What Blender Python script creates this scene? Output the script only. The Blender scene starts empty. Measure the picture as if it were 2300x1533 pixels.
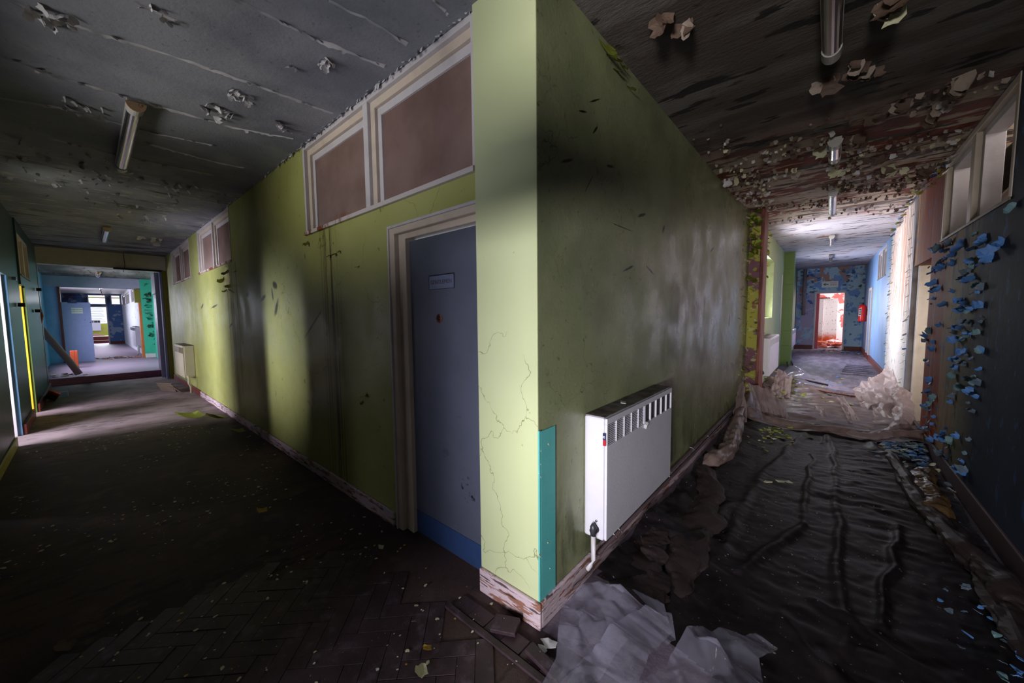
import bpy, bmesh, math, random
from mathutils import Vector, Matrix, Euler, noise
random.seed(7)
C = bpy.context.scene.collection
S = bpy.context.scene
PI = math.pi

# ------------------------------------------------------------------ camera
H = 1.42
cam_d = bpy.data.cameras.new('camera'); cam = bpy.data.objects.new('camera', cam_d); C.objects.link(cam)
M = Matrix(((0.75788417, 0.03921797, -0.65120928), (0.65230984, -0.06111645, 0.75548438), (-0.01017104, -0.99735988, -0.07190146)))
right = M @ Vector((1, 0, 0)); up = M @ Vector((0, -1, 0)); back = M @ Vector((0, 0, -1))
R = Matrix((right, up, back)).transposed()
cam.matrix_world = Matrix.Translation((0, 0, H)) @ R.to_4x4()
cam_d.sensor_width = 36; cam_d.lens = 822 / 2300 * 36; cam_d.clip_start = 0.02; cam_d.clip_end = 200
S.camera = cam

# ------------------------------------------------------------------ light and exposure
S.view_settings.view_transform = 'Standard'; S.view_settings.look = 'None'
S.view_settings.exposure = 0.0; S.view_settings.gamma = 1.0; S.view_settings.use_curve_mapping = False
w = bpy.data.worlds.new('overcast'); S.world = w; w.use_nodes = True
w.node_tree.nodes['Background'].inputs[0].default_value = (0.80, 0.86, 1.0, 1)
w.node_tree.nodes['Background'].inputs[1].default_value = 1.3

def area(name, loc, to, sx, sy, power, col=(1, 1, 1), spread=180):
    d = bpy.data.lights.new(name, 'AREA'); d.shape = 'RECTANGLE'; d.size = sx; d.size_y = sy
    d.energy = power; d.color = col; d.spread = math.radians(spread)
    o = bpy.data.objects.new(name, d); C.objects.link(o); o.location = loc
    v = Vector(to) - Vector(loc)
    o.rotation_euler = v.to_track_quat('-Z', 'Y').to_euler()
    return o
COOL = (0.86, 0.86, 1.0); NEUT = (1.0, 0.98, 0.95); VIO = (0.80, 0.76, 1.0)
# daylight in door and window openings, plus fill lamps added behind the camera
area('daylight_behind', (-0.98, -2.7, 1.05), (-0.98, 1.2, 0.85), 0.5, 0.25, 10, COOL, 60)
area('daylight_behind_right', (0.45, -2.6, 0.95), (-0.95, 2.6, 1.0), 0.7, 0.24, 34, (0.98, 0.97, 1.0), 80)
area('fill_behind_high', (0.30, -2.6, 1.85), (-0.95, 2.0, 2.5), 0.7, 0.4, 30, (1.0, 0.98, 0.94), 80)  # added lamp, unseen, brightens the upper walls above the dark band
area('daylight_clerestory_near', (-2.9, -0.80, 2.25), (-2.7, 1.3, 2.75), 2.0, 0.3, 5.2, NEUT, 70)
area('fill_ceiling_near', (-0.95, -0.95, 1.2), (-1.6, 0.6, 2.86), 0.4, 0.3, 6, (0.80, 0.84, 1.0), 70)  # added fill, unseen, aimed up to brighten the near left ceiling
area('daylight_clerestory_mid', (-6.1, -0.80, 2.25), (-6.9, 0.9, 2.86), 1.0, 0.3, 3.5, (0.96, 1.0, 0.92), 100)
area('daylight_door_zero', (-4.45, -2.9, 1.2), (-4.40, 1.3, 1.1), 0.25, 0.45, 5, COOL, 28)
area('daylight_door_one', (-6.7, -2.2, 1.2), (-7.25, 1.3, 1.05), 1.8, 1.1, 215, COOL, 120)
area('daylight_door_two', (-8.6, -1.7, 1.1), (-9.0, 1.3, 0.2), 0.9, 1.2, 50, (0.88, 0.84, 1.0), 110)
area('daylight_left_middle', (-14.6, -0.95, 1.6), (-14.6, 1.4, 0.9), 2.2, 1.2, 150, COOL, 150)
area('daylight_left_far_window', (-33.7, 0.5, 2.0), (-20, 0.5, 1.6), 2.4, 1.6, 400, COOL)
area('daylight_left_far_side', (-21.5, -1.05, 1.6), (-21.5, 1.2, 1.3), 4.5, 1.4, 110, COOL)
area('daylight_right_window_near', (-1.25, 9.0, 1.75), (0.95, 8.5, 1.3), 1.2, 1.3, 185, (0.93, 0.93, 1.0), 170)
area('daylight_right_window_far', (-1.25, 14.3, 1.65), (0.95, 13.2, 0.8), 1.8, 1.2, 175, (0.84, 0.86, 1.0))
area('daylight_right_end_room', (1.9, 20.2, 1.7), (0, 20.6, 1.2), 1.4, 1.6, 130, (1, 0.96, 0.94))
area('daylight_right_clerestory', (1.45, 4.6, 2.75), (0.4, 4.8, 2.4), 1.8, 0.4, 8, (1.0, 0.90, 0.84), 150)
area('daylight_right_doorway', (1.9, 5.6, 1.5), (0.8, 6.9, 1.1), 0.5, 1.0, 9, (1.0, 0.95, 0.9), 90)

# ------------------------------------------------------------------ node materials
def srgb(r, g, b):
    f = lambda c: (c / 255 / 12.92) if c <= 10 else ((c / 255 + 0.055) / 1.055) ** 2.4
    return (f(r), f(g), f(b), 1)

def new_mat(name):
    m = bpy.data.materials.new(name); m.use_nodes = True
    return m, m.node_tree.nodes, m.node_tree.links, m.node_tree.nodes['Principled BSDF']

class NB:
    """small node builder working in world space"""
    def __init__(s, name, base, rough=0.6, spec=0.4, metallic=0.0):
        s.m, s.n, s.l, s.b = new_mat(name)
        s.geo = s.n.new('ShaderNodeNewGeometry')
        s.col = None; s.base = base
        s.b.inputs['Base Color'].default_value = base
        s.b.inputs['Roughness'].default_value = rough
        s.b.inputs['Specular IOR Level'].default_value = spec
        s.b.inputs['Metallic'].default_value = metallic
        s.cur = None; s.h = None
    def coords(s, loc=(0, 0, 0), sc=(1, 1, 1), rot=(0, 0, 0)):
        mp = s.n.new('ShaderNodeMapping'); mp.vector_type = 'POINT'
        mp.inputs['Location'].default_value = loc; mp.inputs['Scale'].default_value = sc; mp.inputs['Rotation'].default_value = rot
        s.l.new(s.geo.outputs['Position'], mp.inputs['Vector']); return mp.outputs[0]
    def noise(s, sc=(1, 1, 1), scale=1, detail=4, rough=0.55, seed=0, dist=0.0):
        nz = s.n.new('ShaderNodeTexNoise'); nz.inputs['Scale'].default_value = scale
        nz.inputs['Detail'].default_value = detail; nz.inputs['Roughness'].default_value = rough; nz.inputs['Distortion'].default_value = dist
        s.l.new(s.coords((seed * 7.3, seed * 3.1, seed * 5.7), sc), nz.inputs['Vector']); return nz.outputs[0]
    def ramp(s, fac, a, b, lo=0.0, hi=1.0):
        r = s.n.new('ShaderNodeMapRange'); r.interpolation_type = 'SMOOTHSTEP'
        r.inputs['From Min'].default_value = a; r.inputs['From Max'].default_value = b
        r.inputs['To Min'].default_value = lo; r.inputs['To Max'].default_value = hi
        s.l.new(fac, r.inputs['Value']); return r.outputs[0]
    def math(s, op, a, b=None):
        n = s.n.new('ShaderNodeMath'); n.operation = op
        for i, v in enumerate((a, b)):
            if v is None: continue
            if isinstance(v, (int, float)): n.inputs[i].default_value = v
            else: s.l.new(v, n.inputs[i])
        return n.outputs[0]
    def mix(s, fac, col):
        mx = s.n.new('ShaderNodeMix'); mx.data_type = 'RGBA'
        if isinstance(fac, float): mx.inputs[0].default_value = fac
        else: s.l.new(fac, mx.inputs[0])
        if s.cur is None: mx.inputs[6].default_value = s.base
        else: s.l.new(s.cur, mx.inputs[6])
        mx.inputs[7].default_value = col; s.cur = mx.outputs[2]; return s
    def patch(s, col, thr, soft=0.03, sc=(1, 1, 1), scale=1, seed=0, detail=5, rough=0.6, amt=1.0, mask=None, dist=0.0):
        f = s.ramp(s.noise(sc, scale, detail, rough, seed, dist), thr - soft, thr + soft, 0, amt)
        if mask is not None: f = s.math('MULTIPLY', f, mask)
        s.mix(f, col); return s
    def blob(s, c, r, ang=0.0, soft=0.5, wob=0.0, wscale=4, seed=3, axis='y'):
        """ellipsoid mask centred at c with radii r, ragged by noise"""
        v = s.n.new('ShaderNodeVectorMath'); v.operation = 'SUBTRACT'; s.l.new(s.geo.outputs['Position'], v.inputs[0]); v.inputs[1].default_value = c
        rt = s.n.new('ShaderNodeVectorRotate'); rt.rotation_type = {'y': 'Y_AXIS', 'x': 'X_AXIS', 'z': 'Z_AXIS'}[axis]; rt.inputs['Angle'].default_value = ang
        s.l.new(v.outputs[0], rt.inputs['Vector'])
        d = s.n.new('ShaderNodeVectorMath'); d.operation = 'DIVIDE'; s.l.new(rt.outputs[0], d.inputs[0]); d.inputs[1].default_value = r
        ln = s.n.new('ShaderNodeVectorMath'); ln.operation = 'LENGTH'; s.l.new(d.outputs[0], ln.inputs[0])
        o = ln.outputs['Value']
        if wob: o = s.math('ADD', o, s.math('MULTIPLY', s.math('SUBTRACT', s.noise((1, 1, 1), wscale, 5, 0.6, seed), 0.5), wob))
        return s.ramp(o, 1.0, 1.0 - soft)
    def axis(s, ax, a, b):
        sp = s.n.new('ShaderNodeSeparateXYZ'); s.l.new(s.geo.outputs['Position'], sp.inputs[0])
        return s.ramp(sp.outputs['xyz'.index(ax)], a, b)
    def cracks(s, col, scale=2.0, width=0.012, sparse=0.5, seed=1, amt=0.8, mask=None):
        vz = s.n.new('ShaderNodeTexVoronoi'); vz.feature = 'DISTANCE_TO_EDGE'; vz.inputs['Scale'].default_value = scale
        a = s.n.new('ShaderNodeVectorMath'); a.operation = 'ADD'
        nz = s.n.new('ShaderNodeTexNoise'); nz.inputs['Scale'].default_value = scale * 2.2; nz.inputs['Detail'].default_value = 4
        s.l.new(s.geo.outputs['Position'], nz.inputs['Vector'])
        sb = s.n.new('ShaderNodeVectorMath'); sb.operation = 'SCALE'; sb.inputs['Scale'].default_value = 0.45 / scale * 2
        s.l.new(nz.outputs['Color'], sb.inputs[0])
        s.l.new(s.coords((seed, seed * 2, seed * 3)), a.inputs[0]); s.l.new(sb.outputs[0], a.inputs[1])
        s.l.new(a.outputs[0], vz.inputs['Vector'])
        f = s.ramp(vz.outputs['Distance'], width, 0.0, 0, amt)
        f = s.math('MULTIPLY', f, s.ramp(s.noise((1, 1, 1), 1.3, 3, 0.5, seed + 9), sparse, sparse + 0.06))
        if mask is not None: f = s.math('MULTIPLY', f, mask)
        s.mix(f, col); return s
    def bump(s, scale=30, strength=0.15, sc=(1, 1, 1), dist=0.01, detail=6):
        b = s.n.new('ShaderNodeBump'); b.inputs['Strength'].default_value = strength; b.inputs['Distance'].default_value = dist
        s.l.new(s.noise(sc, scale, detail, 0.65, 11), b.inputs['Height'])
        if s.h: s.l.new(s.h, b.inputs['Normal'])
        s.h = b.outputs[0]; return s
    def rough(s, a, b, scale=3, seed=5, sc=(1, 1, 1)):
        s.l.new(s.ramp(s.noise(sc, scale, 4, 0.6, seed), 0.35, 0.65, a, b), s.b.inputs['Roughness']); return s
    def done(s):
        if s.cur: s.l.new(s.cur, s.b.inputs['Base Color'])
        if s.h: s.l.new(s.h, s.b.inputs['Normal'])
        return s.m

def simple(name, col, rough=0.5, var=0.25, spec=0.4, metallic=0.0, bump=0.1, vscale=9):
    n = NB(name, col, rough, spec, metallic)
    n.patch(tuple(c * 0.6 for c in col[:3]) + (1,), 0.58, 0.15, scale=vscale, seed=2, amt=var)
    n.bump(60, bump); return n.done()

BLK = (0.012, 0.012, 0.010, 1)
# green wall of the left corridor
g = NB('lime_paint_left', srgb(160, 162, 98), 0.42)
g.patch(srgb(146, 148, 72), 0.5, 0.2, scale=1.2, seed=1, amt=0.6)
g.patch(srgb(140, 146, 112), 0.45, 0.2, scale=2.0, seed=4, amt=0.55, mask=g.blob((-4.2, 1.29, 1.45), (2.0, 1, 0.9), soft=0.7, wob=0.6, wscale=2))
for (x0, x1, zt, th) in ((-3.18, -2.78, 2.14, 0.58), (-6.35, -5.75, 2.14, 0.60)):
    mx = g.math('MULTIPLY', g.axis('x', x0 - 0.02, x0 + 0.04), g.axis('x', x1 + 0.02, x1 - 0.04))
    mx = g.math('MULTIPLY', mx, g.axis('z', zt, zt - 0.02))
    g.patch(srgb(74, 46, 16), th, 0.05, sc=(26, 1, 0.14), scale=1, seed=6, detail=3, amt=0.8, mask=mx)
    g.patch(srgb(30, 22, 10), th + 0.07, 0.03, sc=(34, 1, 0.2), scale=1, seed=16, detail=2, amt=0.9, mask=mx)
g.mix(g.math('MULTIPLY', g.blob((-2.98, 1.29, 1.0), (0.035, 1, 1.1), 0.02, 0.5, 0.9, 9), 0.7), srgb(45, 32, 12))
for (x, z, rx, rz, a) in ((-4.75, 1.63, .16, .03, .3), (-4.32, 1.52, .15, .045, .9), (-3.40, 1.36, .28, .016, .55), (-3.13, 1.29, .03, .045, 0), (-4.33, 1.75, .10, .045, -.3), (-5.32, 1.70, .09, .05, .1), (-8.0, 1.62, .15, .03, .3), (-7.1, 1.60, .3, .02, .1), (-4.42, 1.66, .03, .08, .2), (-6.15, 1.80, .35, .015, -.2), (-6.2, 1.32, .12, .02, .3)):
    g.mix(g.math('MULTIPLY', g.blob((x, 1.29, z), (rx, 1, rz), a, 0.6, 0.9, 14, seed=x), 0.92), srgb(26, 28, 24))
g.mix(g.blob((-6.25, 1.29, 1.97), (0.16, 1, 0.17), 0, 0.12, 0.9, 9), srgb(196, 186, 130))
g.cracks(srgb(60, 60, 28), 1.3, 0.006, 0.52, 3, 0.7)
g.patch(srgb(60, 62, 30), 0.68, 0.03, scale=14, seed=8, amt=0.6)
g.bump(40, 0.12); g.bump(3, 0.25, dist=0.02); g.rough(0.34, 0.55)
M_green = g.done()
# corner pilaster
g = NB('pale_lime_paint_corner', srgb(184, 190, 150), 0.45)
g.patch(srgb(174, 180, 136), 0.5, 0.2, scale=1.5, seed=2, amt=0.5)
g.cracks(srgb(96, 96, 58), 2.2, 0.0075, 0.45, 5, 0.8, g.axis('z', 2.3, 2.0))
g.patch(srgb(90, 90, 60), 0.74, 0.02, scale=22, seed=3, amt=0.7)
g.bump(45, 0.12); M_corner = g.done()
# right inner wall
g = NB('olive_paint_right', srgb(138, 143, 106), 0.34)
g.patch(srgb(108, 114, 84), 0.52, 0.15, scale=2.2, seed=7, amt=0.7)
g.patch(srgb(136, 128, 112), 0.47, 0.06, scale=5, seed=9, amt=0.8, mask=g.blob((-0.94, 3.9, 1.25), (1, 1.6, 0.62), 0, 0.6, 1.0, 2.5, axis='x'))
g.patch(srgb(54, 56, 34), 0.50, 0.12, sc=(1, 3, 1), scale=2.5, seed=12, amt=0.7, mask=g.blob((-0.94, 3.6, 1.25), (1, 1.2, 0.5), 0, 0.7, 1.0, 3, axis='x'))
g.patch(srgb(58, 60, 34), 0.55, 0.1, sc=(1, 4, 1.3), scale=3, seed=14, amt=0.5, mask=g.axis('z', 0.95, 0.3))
for (y, z, ry, rz, a) in ((1.63, 2.40, .055, .008, .3), (1.76, 2.36, .05, .008, .8), (1.50, 2.13, .07, .010, .4), (1.93, 2.23, .06, .010, .2), (2.40, 2.06, .08, .014, .3), (2.81, 2.04, .06, .02, .9), (2.1, 1.93, .2, .004, .0), (4.3, 2.08, .1, .012, .4), (1.75, 2.50, .08, .006, .5), (1.7, 2.08, .08, .005, .9), (2.2, 1.70, .1, .01, .3), (2.55, 1.72, .1, .01, -.3), (5.3, 1.32, .10, .05, 1.3)):
    g.mix(g.blob((-0.94, y, z), (1, ry, rz), -a, 0.5, 1.2, 20, seed=y, axis='x'), srgb(24, 24, 14))
g.cracks(srgb(50, 50, 28), 1.8, 0.005, 0.5, 2, 0.7)
g.patch(srgb(44, 46, 26), 0.66, 0.05, scale=30, seed=3, amt=0.5)
g.bump(50, 0.14); g.rough(0.24, 0.48, 3); M_right_in = g.done()
# pier in right corridor
g = NB('peeled_yellow_purple', srgb(166, 160, 52), 0.6)
g.patch(srgb(116, 72, 84), 0.50, 0.025, sc=(2, 1, 3.2), scale=1.7, seed=4)
g.patch(srgb(190, 186, 120), 0.60, 0.02, sc=(1, 1, 2), scale=4, seed=9, amt=0.8)
g.patch(srgb(120, 34, 40), 0.64, 0.03, sc=(1, 1, 1.5), scale=5, seed=19, amt=0.8)
g.bump(25, 0.5); M_pier = g.done()
# right outer near: stained, grey-blue
g = NB('slate_paint_right', srgb(66, 74, 94), 0.72, 0.08)
g.patch(srgb(48, 54, 70), 0.5, 0.2, scale=1.4, seed=3, amt=0.8)
g.patch(srgb(128, 122, 96), 0.46, 0.03, sc=(1, 2.2, 0.8), scale=2.0, seed=5, mask=g.axis('y', 4.0, 4.7))
g.patch(srgb(150, 122, 96), 0.49, 0.03, sc=(1, 4, 0.6), scale=2.4, seed=15, mask=g.axis('y', 4.4, 4.9))
g.patch(srgb(200, 184, 160), 0.56, 0.05, sc=(1, 8, 0.5), scale=1.6, seed=25, mask=g.axis('y', 5.5, 6.0))
g.patch(srgb(128, 50, 22), 0.38, 0.08, sc=(1, 7, 0.25), scale=1.3, seed=35, mask=g.math('MULTIPLY', g.axis('y', 5.0, 5.35), g.axis('y', 7.4, 6.2)))
g.patch(srgb(92, 34, 18), 0.55, 0.05, sc=(1, 14, 0.3), scale=1.5, seed=45, mask=g.math('MULTIPLY', g.axis('y', 5.2, 5.5), g.axis('y', 6.8, 5.9)))
g.patch(srgb(66, 96, 140), 0.62, 0.02, sc=(1, 2, 1), scale=5, seed=22, amt=0.9)
g.patch(srgb(30, 30, 30), 0.68, 0.02, sc=(1, 1.5, 1), scale=9, seed=28, amt=0.7)
g.bump(30, 0.15, (1, 1, 1)); g.bump(5, 0.3, dist=0.02); M_right_out = g.done()
# flaking white wall and blue wall further along
g = NB('flaking_white_plaster', srgb(214, 208, 206), 0.7)
g.patch(srgb(170, 120, 92), 0.49, 0.05, sc=(1, 5, 0.4), scale=1.6, seed=2, amt=0.85, mask=g.axis('z', 0.9, 1.7))
g.patch(srgb(90, 110, 120), 0.64, 0.02, scale=6, seed=5, amt=0.9)
g.bump(16, 0.7, (1, 3, 1), 0.02); M_white_flaky = g.done()
g = NB('sky_blue_paint', srgb(126, 158, 200), 0.45)
g.patch(srgb(104, 138, 186), 0.5, 0.1, scale=1.6, seed=2, amt=0.6)
g.patch(srgb(40, 56, 80), 0.70, 0.02, scale=11, seed=5, amt=0.9)
g.bump(40, 0.2); M_blue = g.done()
g = NB('peeling_blue_end_wall', srgb(112, 150, 200), 0.55)
g.patch(srgb(166, 194, 208), 0.47, 0.02, scale=3.2, seed=2)
g.patch(srgb(170, 124, 104), 0.58, 0.02, scale=3.4, seed=8, mask=g.axis('z', 1.2, 2.2))
g.patch(srgb(176, 158, 182), 0.45, 0.03, scale=3, seed=12, mask=g.math('MULTIPLY', g.axis('x', -0.35, -0.5), g.axis('z', 2.3, 2.0)))
g.patch(srgb(60, 96, 160), 0.63, 0.02, scale=5, seed=18)
g.bump(14, 0.6, dist=0.02); M_end_blue = g.done()
# ceilings
g = NB('grey_ceiling_paint', srgb(138, 139, 146), 0.8)
g.patch(srgb(104, 106, 118), 0.5, 0.15, scale=1.6, seed=3, amt=0.8)
g.patch(srgb(70, 60, 54), 0.63, 0.04, sc=(2.6, 0.6, 1), scale=2, seed=5, amt=0.85, mask=g.axis('x', -4.3, -5.5))
g.patch(srgb(176, 168, 140), 0.60, 0.02, sc=(2.5, 1, 1), scale=5, seed=7, amt=0.7, mask=g.axis('x', -4.8, -5.6))
g.patch(srgb(54, 30, 20), 0.56, 0.04, sc=(5, 0.6, 1), scale=1.6, seed=9, amt=0.9, mask=g.axis('x', -9.4, -10.5))
g.patch(srgb(60, 60, 64), 0.66, 0.03, scale=28, seed=11, amt=0.4)
g.bump(55, 0.25); g.bump(2.5, 0.3, dist=0.03); M_ceil_l = g.done()
g = NB('stained_shaded_ceiling_right', srgb(104, 98, 94), 0.8)
g.patch(srgb(76, 66, 60), 0.48, 0.08, sc=(0.6, 2.2, 1), scale=1.6, seed=3, amt=0.9)
dm = g.axis('y', 3.3, 4.6)  # ceiling colour dimmed near the camera as shade; flaked stains only beyond
g.patch(srgb(128, 62, 46), 0.47, 0.03, sc=(0.5, 3.0, 1), scale=1.6, seed=6, mask=dm)
g.patch(srgb(196, 178, 160), 0.50, 0.02, sc=(0.8, 2.5, 1), scale=2.6, seed=16, mask=dm)
g.patch(srgb(170, 166, 176), 0.40, 0.05, sc=(1, 2, 1), scale=2, seed=26, mask=g.axis('y', 7.2, 9.0))
g.patch(srgb(20, 16, 14), 0.60, 0.015, sc=(0.7, 3.0, 1), scale=3.2, seed=36, amt=0.9)
g.bump(18, 0.45, (0.8, 2.4, 1), 0.02); g.bump(60, 0.3); M_ceil_r = g.done()
# floors
g = NB('dusty_brown_floor', srgb(70, 52, 50), 0.75)
g.patch(srgb(44, 30, 32), 0.5, 0.12, scale=1.4, seed=3, amt=0.85)
g.patch(srgb(92, 72, 68), 0.60, 0.05, scale=4.5, seed=6, amt=0.5)
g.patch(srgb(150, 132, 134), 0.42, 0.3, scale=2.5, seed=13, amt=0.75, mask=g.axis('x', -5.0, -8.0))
g.patch(srgb(30, 22, 22), 0.60, 0.04, sc=(3, 0.7, 1), scale=5, seed=9, amt=0.7)
g.patch(srgb(150, 140, 120), 0.735, 0.01, scale=34, seed=12, amt=0.8)
g.bump(45, 0.25); M_floor_l = g.done()
g = NB('dusty_lilac_floor', srgb(120, 108, 122), 0.7)
g.patch(srgb(84, 74, 84), 0.5, 0.1, sc=(3, 0.8, 1), scale=2, seed=3, amt=0.8)
g.patch(srgb(30, 24, 26), 0.64, 0.03, sc=(1, 1.4, 1), scale=6, seed=9, amt=0.8)
g.bump(40, 0.3); M_floor_r = g.done()
g = NB('dark_wood_block', srgb(62, 46, 52), 0.5)
g.patch(srgb(44, 30, 36), 0.5, 0.12, scale=9, seed=3, amt=0.7)
g.patch(srgb(200, 190, 188), 0.715, 0.012, scale=60, seed=5, amt=0.9)
g.patch(srgb(110, 96, 108), 0.62, 0.1, scale=14, seed=8, amt=0.4)
g.bump(70, 0.2); M_block = g.done()
g = NB('flaking_skirting_paint', srgb(196, 174, 182), 0.6)
g.patch(srgb(140, 96, 80), 0.56, 0.02, sc=(2, 2, 12), scale=2.6, seed=4)
g.patch(srgb(60, 40, 38), 0.60, 0.015, sc=(1.4, 1.4, 12), scale=5, seed=7, amt=0.9)
g.bump(18, 0.8, (1, 1, 5), 0.01); M_skirt = g.done()
M_skirt_red = simple('oxblood_skirting', srgb(104, 44, 36), 0.5, 0.5)
M_skirt_yel = simple('ochre_skirting', srgb(150, 138, 52), 0.5, 0.5)
M_white = simple('white_gloss_paint', srgb(190, 184, 186), 0.4, 0.3)
M_cream = simple('cream_gloss_paint', srgb(196, 180, 164), 0.45, 0.35)
g = NB('rusted_sill', srgb(190, 180, 178), 0.5)
g.patch(srgb(120, 56, 22), 0.5, 0.05, sc=(3, 1, 1), scale=3, seed=5, mask=g.axis('x', -2.55, -2.8)); M_sill = g.bump(40, 0.3).done()
g = NB('reeded_obscure_glass', srgb(140, 116, 108), 0.32, 0.5)
g.patch(srgb(110, 84, 76), 0.5, 0.2, scale=3, seed=2, amt=0.7)
g.patch(srgb(112, 52, 22), 0.46, 0.06, scale=6, seed=6, mask=g.blob((-2.9, 1.33, 2.14), (0.35, 1, 0.13), 0, 0.8, 0.5, 6))
M_reed = g.done()
M_glass_dirty = simple('dusty_pane', srgb(176, 164, 160), 0.5, 0.4, vscale=2)
g = NB('slate_blue_door', srgb(80, 83, 98), 0.42)
g.patch(srgb(70, 74, 88), 0.5, 0.15, scale=3, seed=3, amt=0.7)
g.patch(srgb(24, 24, 28), 0.60, 0.05, scale=26, seed=5, mask=g.blob((-1.50, 1.34, 0.43), (0.06, 1, 0.11), 0.3, 0.3, 0.8, 12))
g.patch(srgb(50, 54, 64), 0.68, 0.04, scale=12, seed=8, amt=0.5)
g.bump(50, 0.08); M_door = g.done()
M_kick = simple('navy_kick_plate', srgb(44, 64, 104), 0.4, 0.3)
M_dark = simple('black_recess', srgb(14, 12, 12), 0.6, 0.1)
M_rad = simple('white_enamel', srgb(206, 202, 214), 0.32, 0.12, 0.5)
g = NB('dusty_enamel_top', srgb(120, 112, 114), 0.7)
g.patch(srgb(60, 48, 44), 0.5, 0.15, scale=9, seed=3, amt=0.9); g.patch(srgb(220, 214, 200), 0.70, 0.01, scale=50, seed=5); M_radtop = g.done()
M_radcream = simple('cream_enamel', srgb(196, 188, 158), 0.35, 0.2)
M_chrome = simple('tarnished_chrome', srgb(190, 186, 190), 0.22, 0.3, 0.5, 1.0, 0.05)
M_pipe = simple('white_painted_pipe', srgb(190, 184, 190), 0.4, 0.3)
M_bluepipe = simple('grey_valve', srgb(64, 64, 72), 0.4, 0.3, 0.5, 0.4)
M_darkpipe = simple('dark_pipe', srgb(66, 52, 56), 0.5, 0.4)
M_teal = simple('turquoise_paint', srgb(86, 172, 170), 0.5, 0.25)
M_tealwall = simple('sea_green_paint', srgb(56, 160, 132), 0.5, 0.2)
M_darkteal = NB('dark_teal_paint', srgb(54, 70, 72), 0.38).patch(srgb(38, 54, 58), 0.5, 0.15, sc=(3, 1, 0.5), scale=2, seed=2, amt=0.8).cracks(BLK, 2.5, 0.008, 0.55, 4).bump(10, 0.15, (3, 1, 0.4)).done()
M_yellow = simple('yellow_paint', srgb(208, 176, 36), 0.45, 0.3)
M_oldgreen = simple('moss_green_paint', srgb(110, 130, 60), 0.5, 0.3)
M_limegreen = simple('grass_green_tiles', srgb(100, 126, 54), 0.35, 0.2)
M_olive = simple('mustard_olive_paint', srgb(116, 106, 34), 0.5, 0.3)
M_beam = simple('grey_board', srgb(150, 144, 132), 0.6, 0.3)
M_beam2 = simple('lilac_board', srgb(150, 144, 166), 0.6, 0.3)
M_brown = simple('red_brown_frame', srgb(104, 42, 28), 0.4, 0.4)
g = NB('worn_redwood', srgb(150, 88, 70), 0.6); g.patch(srgb(96, 44, 34), 0.5, 0.1, sc=(6, 6, 0.5), scale=4, seed=3); M_wood = g.bump(30, 0.4, (6, 6, 0.5)).done()
M_orange = simple('orange_brick', srgb(206, 84, 44), 0.6, 0.3)
M_lilacdoor = simple('lilac_door', srgb(146, 150, 198), 0.35, 0.15)
M_purple = simple('dark_purple_door', srgb(62, 40, 72), 0.35, 0.2)
M_red = simple('signal_red', srgb(190, 22, 20), 0.25, 0.1)
M_redframe = simple('rose_red_frame', srgb(196, 60, 70), 0.4, 0.2)
g = NB('peeling_coral_wall', srgb(200, 96, 92), 0.6); g.patch(srgb(226, 206, 208), 0.48, 0.02, scale=3, seed=4); M_coral = g.bump(15, 0.5).done()
g = NB('mouldy_white_door', srgb(196, 190, 190), 0.6); g.patch(srgb(110, 90, 70), 0.64, 0.03, scale=16, seed=4)
g.patch(srgb(170, 70, 24), 0.35, 0.1, scale=3, seed=4, mask=g.axis('z', 0.6, 0.3)); M_mould = g.done()
M_signwhite = simple('sign_white', srgb(220, 216, 210), 0.4, 0.1)
M_signgreen = simple('sign_green', srgb(20, 96, 60), 0.4, 0.0)
M_signred = simple('sign_red', srgb(170, 24, 40), 0.4, 0.0)
M_signdark = simple('sign_dark', srgb(80, 34, 60), 0.4, 0.0)
M_ink = simple('faded_ink', srgb(60, 58, 66), 0.6, 0.0)
M_plate = simple('door_plate', srgb(92, 98, 120), 0.3, 0.2)
M_sticker_blue = simple('sticker_navy', srgb(34, 44, 90), 0.4, 0.0)
M_blinds = simple('blind_slat', srgb(190, 190, 190), 0.5, 0.1)
M_lampwhite = simple('lamp_body', srgb(176, 172, 168), 0.4, 0.2)
M_lampcap = NB('rusty_end_cap', srgb(190, 158, 124), 0.5).patch(srgb(110, 66, 28), 0.6, 0.03, scale=16, seed=3).done()
# flakes
F_white = simple('flake_white', srgb(196, 192, 194), 0.7, 0.4)
F_brown = simple('flake_umber', srgb(92, 72, 62), 0.7, 0.5)
F_grey = simple('flake_taupe', srgb(150, 134, 124), 0.7, 0.5)
F_blue = simple('flake_blue', srgb(84, 132, 200), 0.55, 0.4)
F_bluegrey = simple('flake_blue_grey', srgb(96, 112, 130), 0.55, 0.4)
F_teal = simple('flake_pale_teal', srgb(104, 138, 146), 0.55, 0.3)
F_green = simple('flake_lime', srgb(160, 168, 66), 0.6, 0.4)
F_dkgreen = simple('flake_moss', srgb(96, 102, 30), 0.6, 0.4)
F_cream = simple('flake_cream', srgb(196, 192, 160), 0.6, 0.3)
F_yellow = simple('flake_ochre', srgb(176, 140, 50), 0.6, 0.3)

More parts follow.
